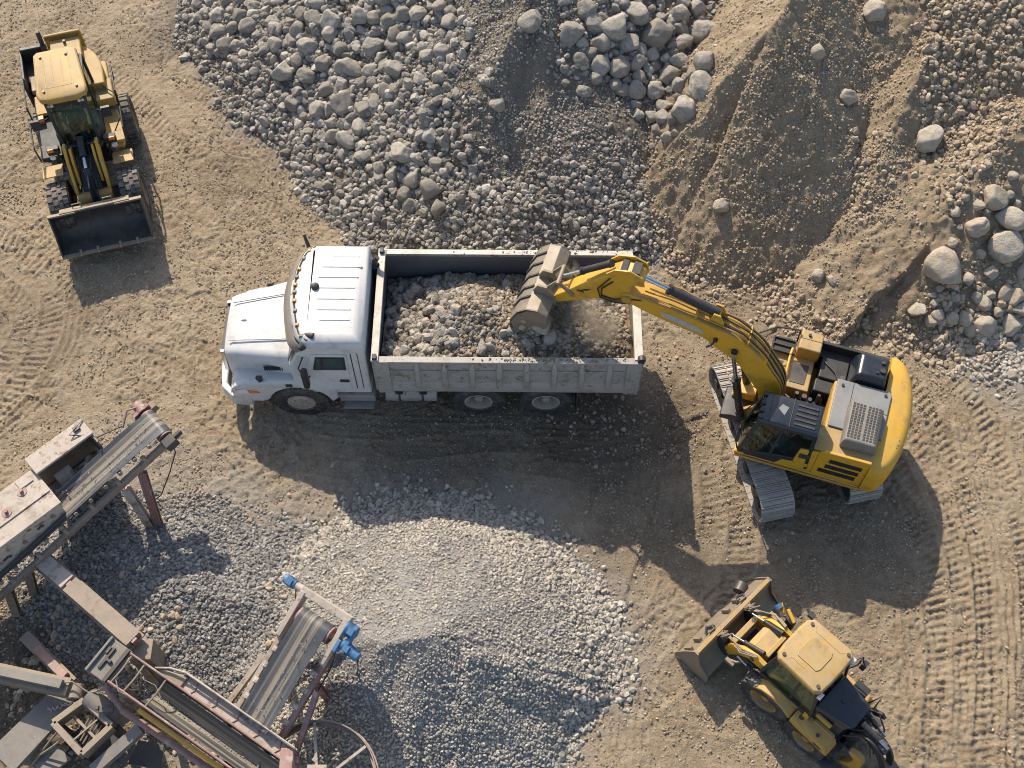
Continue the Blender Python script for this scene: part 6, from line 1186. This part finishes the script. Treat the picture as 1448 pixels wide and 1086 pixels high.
b = MB(A3); b.prism([(.95, sN*.47), (L3-.2, sN*.47), (L3-.2, sN*.86), (1.15, sN*.84), (.95, sN*.72)], -.06, -.02, 'z'); dk = loc(b, r).build('walkway_deck', 'rust', r, bevel=.006)
b = MB(A3)
for k in range(5): x = 1.35+k*.48; b.tube([(x, sN*.48, -.012), (x+.05, sN*.62, -.008), (x-.02, sN*.85, -.012)], .010, 5)
loc(b, r).build('deck_seam', 'pink', dk)
b = MB(A3); b.box(1.0, L3-.1, sN*.84-.03, sN*.84+.03, -.04, .10); b.tube([(.55, sN*.5, .05), (.8, sN*.7, .12), (1.1, sN*.82, .16), (L3-.1, sN*.84, .16)], .028, 8)
for k in range(6): x = 1.1+k*.5; b.cyl((x, sN*.84, -.04), (x, sN*.84, .16), .02, n=6)
loc(b, r).build('outer_rail', 'rust', r, bevel=.005)
for k in range(12): x = 1.2+k*.25; b = MB(A3); b.box(x-.04, x+.04, sN*.86, sN*.98, -.05, .0); 
loc(b, r).build('deck_bracket', 'rust', r)
b = MB(A3); b.hexa([(.55, sN*.40, -.35), (1.15, sN*.40, -.35), (1.15, sN*.86, -.35), (.75, sN*.7, -.35), (.55, sN*.40, .03), (1.15, sN*.40, .03), (1.15, sN*.8, .03), (.75, sN*.62, .03)]); loc(b, r).build('chute_cheek', 'worn', r, bevel=.02)
b = MB(A3)
for x in (.05, .35, .85): b.tube([(x, -.44, .05), (x+.03, 0, .09), (x, .44, .05)], .018, 6)
b.tube([(.3, .2, .05), (.5, .1, .0), (.75, .15, .02), (1.0, -.05, -.05)], .016, 6); b.tube([(.4, -.3, .0), (.6, -.1, -.1), (.7, -.3, -.2)], .014, 6); b.tube([(.1, -.3, .06), (.3, -.5, .12), (.5, -.44, .06)], .014, 6)
loc(b, r).build('cross_tie', 'worn', r)
b = MB(A3); b.box(-.50, -.02, -.52, .52, -.10, -.04); b.box(-.52, -.46, -.54, .54, -.5, .02); hp = loc(b, r).build('head_plate', 'grey', r, bevel=.02)
b = MB(A3); b.box(-.36, -.30, -.30, .34, -.04, .0); b.box(-.42, -.36, .1, .3, -.04, .02); b.box(-.3, -.2, -.05, .03, -.04, .02); b.box(-.12, -.04, -.5, .5, -.04, .05); loc(b, r).build('plate_ribs', 'steel', hp, bevel=.008)
for x, y in ((.2, .4), (.2, -.4), (2.6, .4), (2.6, -.4)):
    p = A3 @ Vector((x, y, -.35)); b = MB(); b.chan(p, (p.x, p.y, -.05), .12, .12, .025, (0, 1, 0)); loc(b, r).build('leg', 'timber', r)
p = at(405, 1063, 1.72); b = MB(); b.box(p.x-.10, p.x+.14, p.y-.35, p.y+.06, 1.35, 1.78); b.box(p.x+.02, p.x+.2, p.y-.16, p.y-.04, 1.3, 1.6); loc(b, r).build('end_bracket', 'pink', r, bevel=.02)
# ---- hoop
c0 = at(447, 1106, 1.35)
r = root('guard_hoop', 'faded red spoked hoop standing at the end of the trough conveyor', 'guard', Vector((c0.x, c0.y, 0)))
Rr = 1.12
T_ = Matrix.Translation(c0) @ Matrix.Rotation(rad(90), 4, 'X')
b = MB(T_); b.lathe([(Rr, -.30), (Rr-.015, .10), (Rr-.04, .10), (Rr-.05, -.30)], n=48, close=True); ho = loc(b, r).build('hoop', 'grey', r, smooth=50)
b = MB(T_); b.lathe([(Rr-.08, -.13), (Rr+.02, -.13), (Rr+.02, -.07), (Rr-.08, -.07)], n=48, close=True); loc(b, r).build('rim', 'pink', ho, smooth=50)
for k in range(6):
    a = 2*math.pi*k/6+.62; b = MB(); b.beam((c0.x+(Rr-.05)*math.cos(a), c0.y+(Rr-.05)*math.sin(a), c0.z+.06), (c0.x+.2*math.cos(a), c0.y+.2*math.sin(a), c0.z-.12), .05, .06); loc(b, r).build('spoke', 'rust', r)
b = MB(); b.cyl((c0.x, c0.y, c0.z-.3), (c0.x, c0.y, c0.z-.02), .26, n=20); b.cyl((c0.x, c0.y, -.1), (c0.x, c0.y, c0.z-.3), .14, n=14); b.box(c0.x-.18, c0.x+.18, c0.y-.05, c0.y+.3, c0.z-.3, c0.z+.05); loc(b, r).build('hub', 'rust', r, bevel=.01)
# ---- beams, plates and scrap round the plant
def stick(name, label, cat, a_, b_, w, h, mat, kind='chan', extra=None, group=None):
    p, q = at(*a_), at(*b_); r = root(name, label, cat, Vector((p.x, p.y, 0)), group); b = MB()
    if kind == 'chan': b.chan(p, q, w, h, .035)
    elif kind == 'tube': b.cyl(p, q, w/2, n=14)
    else: b.beam(p, q, w, h)
    loc(b, r).build('beam_body' if kind != 'tube' else 'pipe_body', mat, r, bevel=.008)
    for k, (t0, t1, dx, mt) in enumerate(extra or []):
        b = MB(); b.beam(p.lerp(q, t0), p.lerp(q, t1), w*dx, h*1.0, dz=h*.5+.012*(k+1)); loc(b, r).build('plate', mt, r, bevel=.006)
    return r
r = stick('steel_beam', 'rusty red channel beam joining the upper conveyor to the trough conveyor', 'beam', (56, 790, 1.15), (196, 912, 1.3), .40, .22, 'timber', extra=[(0, 1, .30, 'pink'), (.35, .98, .85, 'timber'), (.05, .33, .8, 'rust')])
p = at(200, 918, 1.25); b = MB(); b.box(p.x-.22, p.x+.2, p.y-.2, p.y+.2, .0, 1.24); loc(b, r).build('end_post', 'timber', r, bevel=.015)
r = stick('steel_beam', 'grey dented steel boom lying towards the left edge of the photo', 'beam', (-12, 950, 1.1), (100, 974, 1.25), .34, .26, 'worn', 'beam', extra=[(.1, .95, .5, 'grey')])
p = at(106, 978, 1.2); b = MB(); b.cyl((p.x, p.y-.14, 1.15), (p.x, p.y+.14, 1.15), .16, n=16); b.tube([(p.x-.3, p.y+.1, 1.4), (p.x, p.y+.12, 1.45), (p.x+.3, p.y-.05, 1.3), (p.x+.6, p.y, 1.35)], .02, 6); loc(b, r).build('pivot_knuckle', 'timber', r, bevel=.01)
stick('steel_beam', 'dark rusty beam half buried in the shade under the plant', 'beam', (36, 900, .35), (104, 968, .55), .24, .2, 'timber', 'beam', extra=[(.3, .9, .7, 'pink')])
stick('steel_beam', 'short grey beam propped under the trough conveyor at the bottom edge', 'beam', (132, 1090, .9), (200, 1030, 1.15), .22, .16, 'grey', 'beam')
stick('pipe', 'long dull red pipe running below the trough conveyor', 'pipe', (172, 1004, 1.25), (300, 1090, 1.05), .14, .1, 'pink', 'tube')
stick('pipe', 'bent red pipe at the head of the trough conveyor', 'pipe', (147, 968, 1.5), (172, 1003, 1.25), .12, .1, 'pink', 'tube')
r = root('steel_plate', 'long mud caked steel slab with white scribbles at the lower left corner', 'plate', at(40, 1020, 0))
def plate(r, pts, z, th, mat, nm, bev=.01):
    b = MB(); P_ = [at(x, y, z) for x, y in pts]; b.loft([[(p.x, p.y, z-th) for p in P_], [(p.x, p.y, z) for p in P_]]); return loc(b, r).build(nm, mat, r, bevel=bev)
pl1 = plate(r, [(72, 977), (108, 994), (18, 1092), (-14, 1060)], .75, .12, 'grey', 'slab')
b = MB()
for k in range(7):
    p = at(70+k*7, 1003-k*2, .765); b.tube([(p.x+.05*math.cos(a*1.3+k), p.y+.045*math.sin(a*(1.1+.3*(k % 3)))+.02*a-.05, .77) for a in [j*.7 for j in range(7)]], .010, 5)
loc(b, r).build('scribble', 'cream', pl1)
r = root('machine_frame', 'open dusty steel frame with a dark hollow below the trough conveyor head', 'frame', at(110, 1040, 0))
cor = [(78, 1024), (122, 992), (160, 1028), (118, 1068)]; W_ = [at(x, y, 1.1) for x, y in cor]
for i in range(4):
    b = MB(); b.beam(W_[i], W_[(i+1) % 4], .12, .30); loc(b, r).build('frame_side', 'worn' if i % 2 == 0 else 'timber', r, bevel=.012)
b = MB(); b.beam(W_[0].lerp(W_[1], .5), W_[3].lerp(W_[2], .5), .05, .05); b.beam(W_[0].lerp(W_[3], .6), W_[1].lerp(W_[2], .6), .03, .03, dz=.05)
for k in range(5): b.tube([tuple(W_[0].lerp(W_[3], .45+.09*k)+Vector((.15, .02, -.1))), tuple(W_[1].lerp(W_[2], .4+.1*k)+Vector((-.12, -.05, -.05)))], .016, 6)
loc(b, r).build('inner_bars', 'worn', r)
for w_ in W_: b = MB(); b.box(w_.x-.07, w_.x+.07, w_.y-.07, w_.y+.07, 0, .95); loc(b, r).build('leg', 'steel', r)
b = MB(); b.loft([[tuple(W_[i].lerp((W_[0]+W_[2])/2, .1)+Vector((0, 0, -.85))) for i in range(4)], [tuple(W_[i].lerp((W_[0]+W_[2])/2, .1)+Vector((0, 0, -.78))) for i in range(4)]]); loc(b, r).build('frame_floor', 'black', r)
r = root('chute', 'curved grey steel chute hanging beside the open frame', 'chute', at(145, 1000, 0))
b = MB(); pa, pb_ = at(122, 982, 1.35), at(165, 1018, 1.25); d_ = (pb_-pa).normalized(); sdv = d_.cross(Vector((0, 0, 1))).normalized()
secs = []
for k in range(9):
    t = k/8; c_ = pa.lerp(pb_, t)+Vector((0, 0, -.9*max(0, t-.6)**2*3)); rw_ = .20
    secs.append([tuple(c_+sdv*(rw_*math.cos(rad(a)))+Vector((0, 0, -.22+.22*math.sin(rad(a))+.0))) for a in range(10, 171, 20)]+[tuple(c_+sdv*((rw_-.02)*math.cos(rad(a)))+Vector((0, 0, -.24+.20*math.sin(rad(a))))) for a in range(170, 9, -20)])
b.loft(secs); loc(b, r).build('chute_shell', 'grey', r, smooth=40)
pp = at(150, 1004, 1.37); b = MB(); b.box(pp.x-.13, pp.x+.13, pp.y-.05, pp.y+.05, 1.32, 1.38, ); b.box(pp.x-.2, pp.x-.14, pp.y, pp.y+.08, 1.32, 1.4); loc(b, r).build('chute_lug', 'steel', r, bevel=.008)
r = root('steel_plate', 'small grey plate lying on the ground at the bottom left edge', 'plate', at(55, 1075, 0))
plate(r, [(42, 1076), (78, 1052), (100, 1072), (66, 1100)], .5, .08, 'grey', 'slab')
for n_, pts in enumerate(([(85, 1030), (72, 1046), (60, 1062), (42, 1086)], [(92, 1042), (74, 1056), (56, 1068), (38, 1090)])):
    r = root('cable', 'pale cable sagging from the open frame, %s of two' % ('upper' if n_ == 0 else 'lower'), 'cable', at(70, 1060, 0)); b = MB(); b.tube([at(x, y, 1.05-.22*i) for i, (x, y) in enumerate(pts)], .022, 6); loc(b, r).build('cable_run', 'worn', r)
r = root('steel_plate', 'dark bent sheet in the hollow under the trough conveyor', 'plate', at(215, 1060, 0))
plate(r, [(196, 1046), (232, 1054), (226, 1088), (180, 1080)], .35, .04, 'steel', 'slab')
# grit on the belts and rubble below the plant
def grit(T, L, w, z0, n, lab):
    P_ = []; R_ = []
    for k in range(n):
        x = random.uniform(.1, L); y = random.gauss(0, w*.16)+.05*math.sin(x*2); P_.append((T @ Vector((x, y, z0+.07*(abs(y)/(w/2))**2)))[:]); R_.append(.005+.014*random.random()**2)
    stones('gravel', np.array(P_), np.array(R_), 'crumb', lab)
grit(A1, 5.5, .6, .235, 320, 'fine grit riding on the belt between the hopper boxes'); grit(A2, 2.0, .6, .245, 70, 'fine grit on the belt with blue motors'); grit(A3, L3, .6, -.29, 420, 'fine grit lying in the trough conveyor')
n = 2600; q0, q1 = at(0, 900), at(330, 1086); x, y = RS.uniform(-10.5, -4.2, n), RS.uniform(-9.2, -4.6, n); k = RS.uniform(size=n) < sst(-.2, .35, fbm(x, y, .8, 3, 233)); x, y = x[k], y[k]; rr = .015+.075*RS.uniform(size=len(x))**2.4
stones('rubble', np.stack([x, y, H(x, y)+rr*.3], -1), rr, 'gravelB', 'broken stone and dirt strewn below the crushing plant', BASE1)
# ------------------------------------------------------------------ light, sky, camera
w = bpy.data.worlds.new('World'); S.world = w; w.use_nodes = True; nt = w.node_tree
sky = nt.nodes.new('ShaderNodeTexSky'); sky.sky_type = 'NISHITA'; sky.sun_disc = False
sv = Vector((-.45, 1.08, 1.0)).normalized()
sky.sun_elevation = math.asin(sv.z); sky.sun_rotation = math.atan2(sv.x, sv.y); sky.air_density = 1.0; sky.dust_density = 1.5
bg = nt.nodes['Background']; bg.inputs['Strength'].default_value = .15; nt.links.new(sky.outputs[0], bg.inputs[0])
L = bpy.data.lights.new('sun', 'SUN'); L.energy = 4.7; L.angle = rad(.5); L.color = (1, .90, .755)
lo = bpy.data.objects.new('sun', L); C.objects.link(lo); lo.rotation_euler = (-sv).to_track_quat('-Z', 'Y').to_euler()
cam = bpy.data.cameras.new('camera'); co = bpy.data.objects.new('camera', cam); C.objects.link(co)
cam.sensor_width = 36; cam.lens = 36*CF/1448; cam.clip_end = 2000; cam.clip_start = .5
co.location = (0, -CD, CH); co.rotation_euler = (CT, 0, 0); S.camera = co
S.view_settings.view_transform = 'Standard'; S.view_settings.look = 'None'; S.view_settings.exposure = .36; S.view_settings.gamma = 1
S.cycles.filter_width = 1.0; S.cycles.max_bounces = 6; S.cycles.use_denoising = True
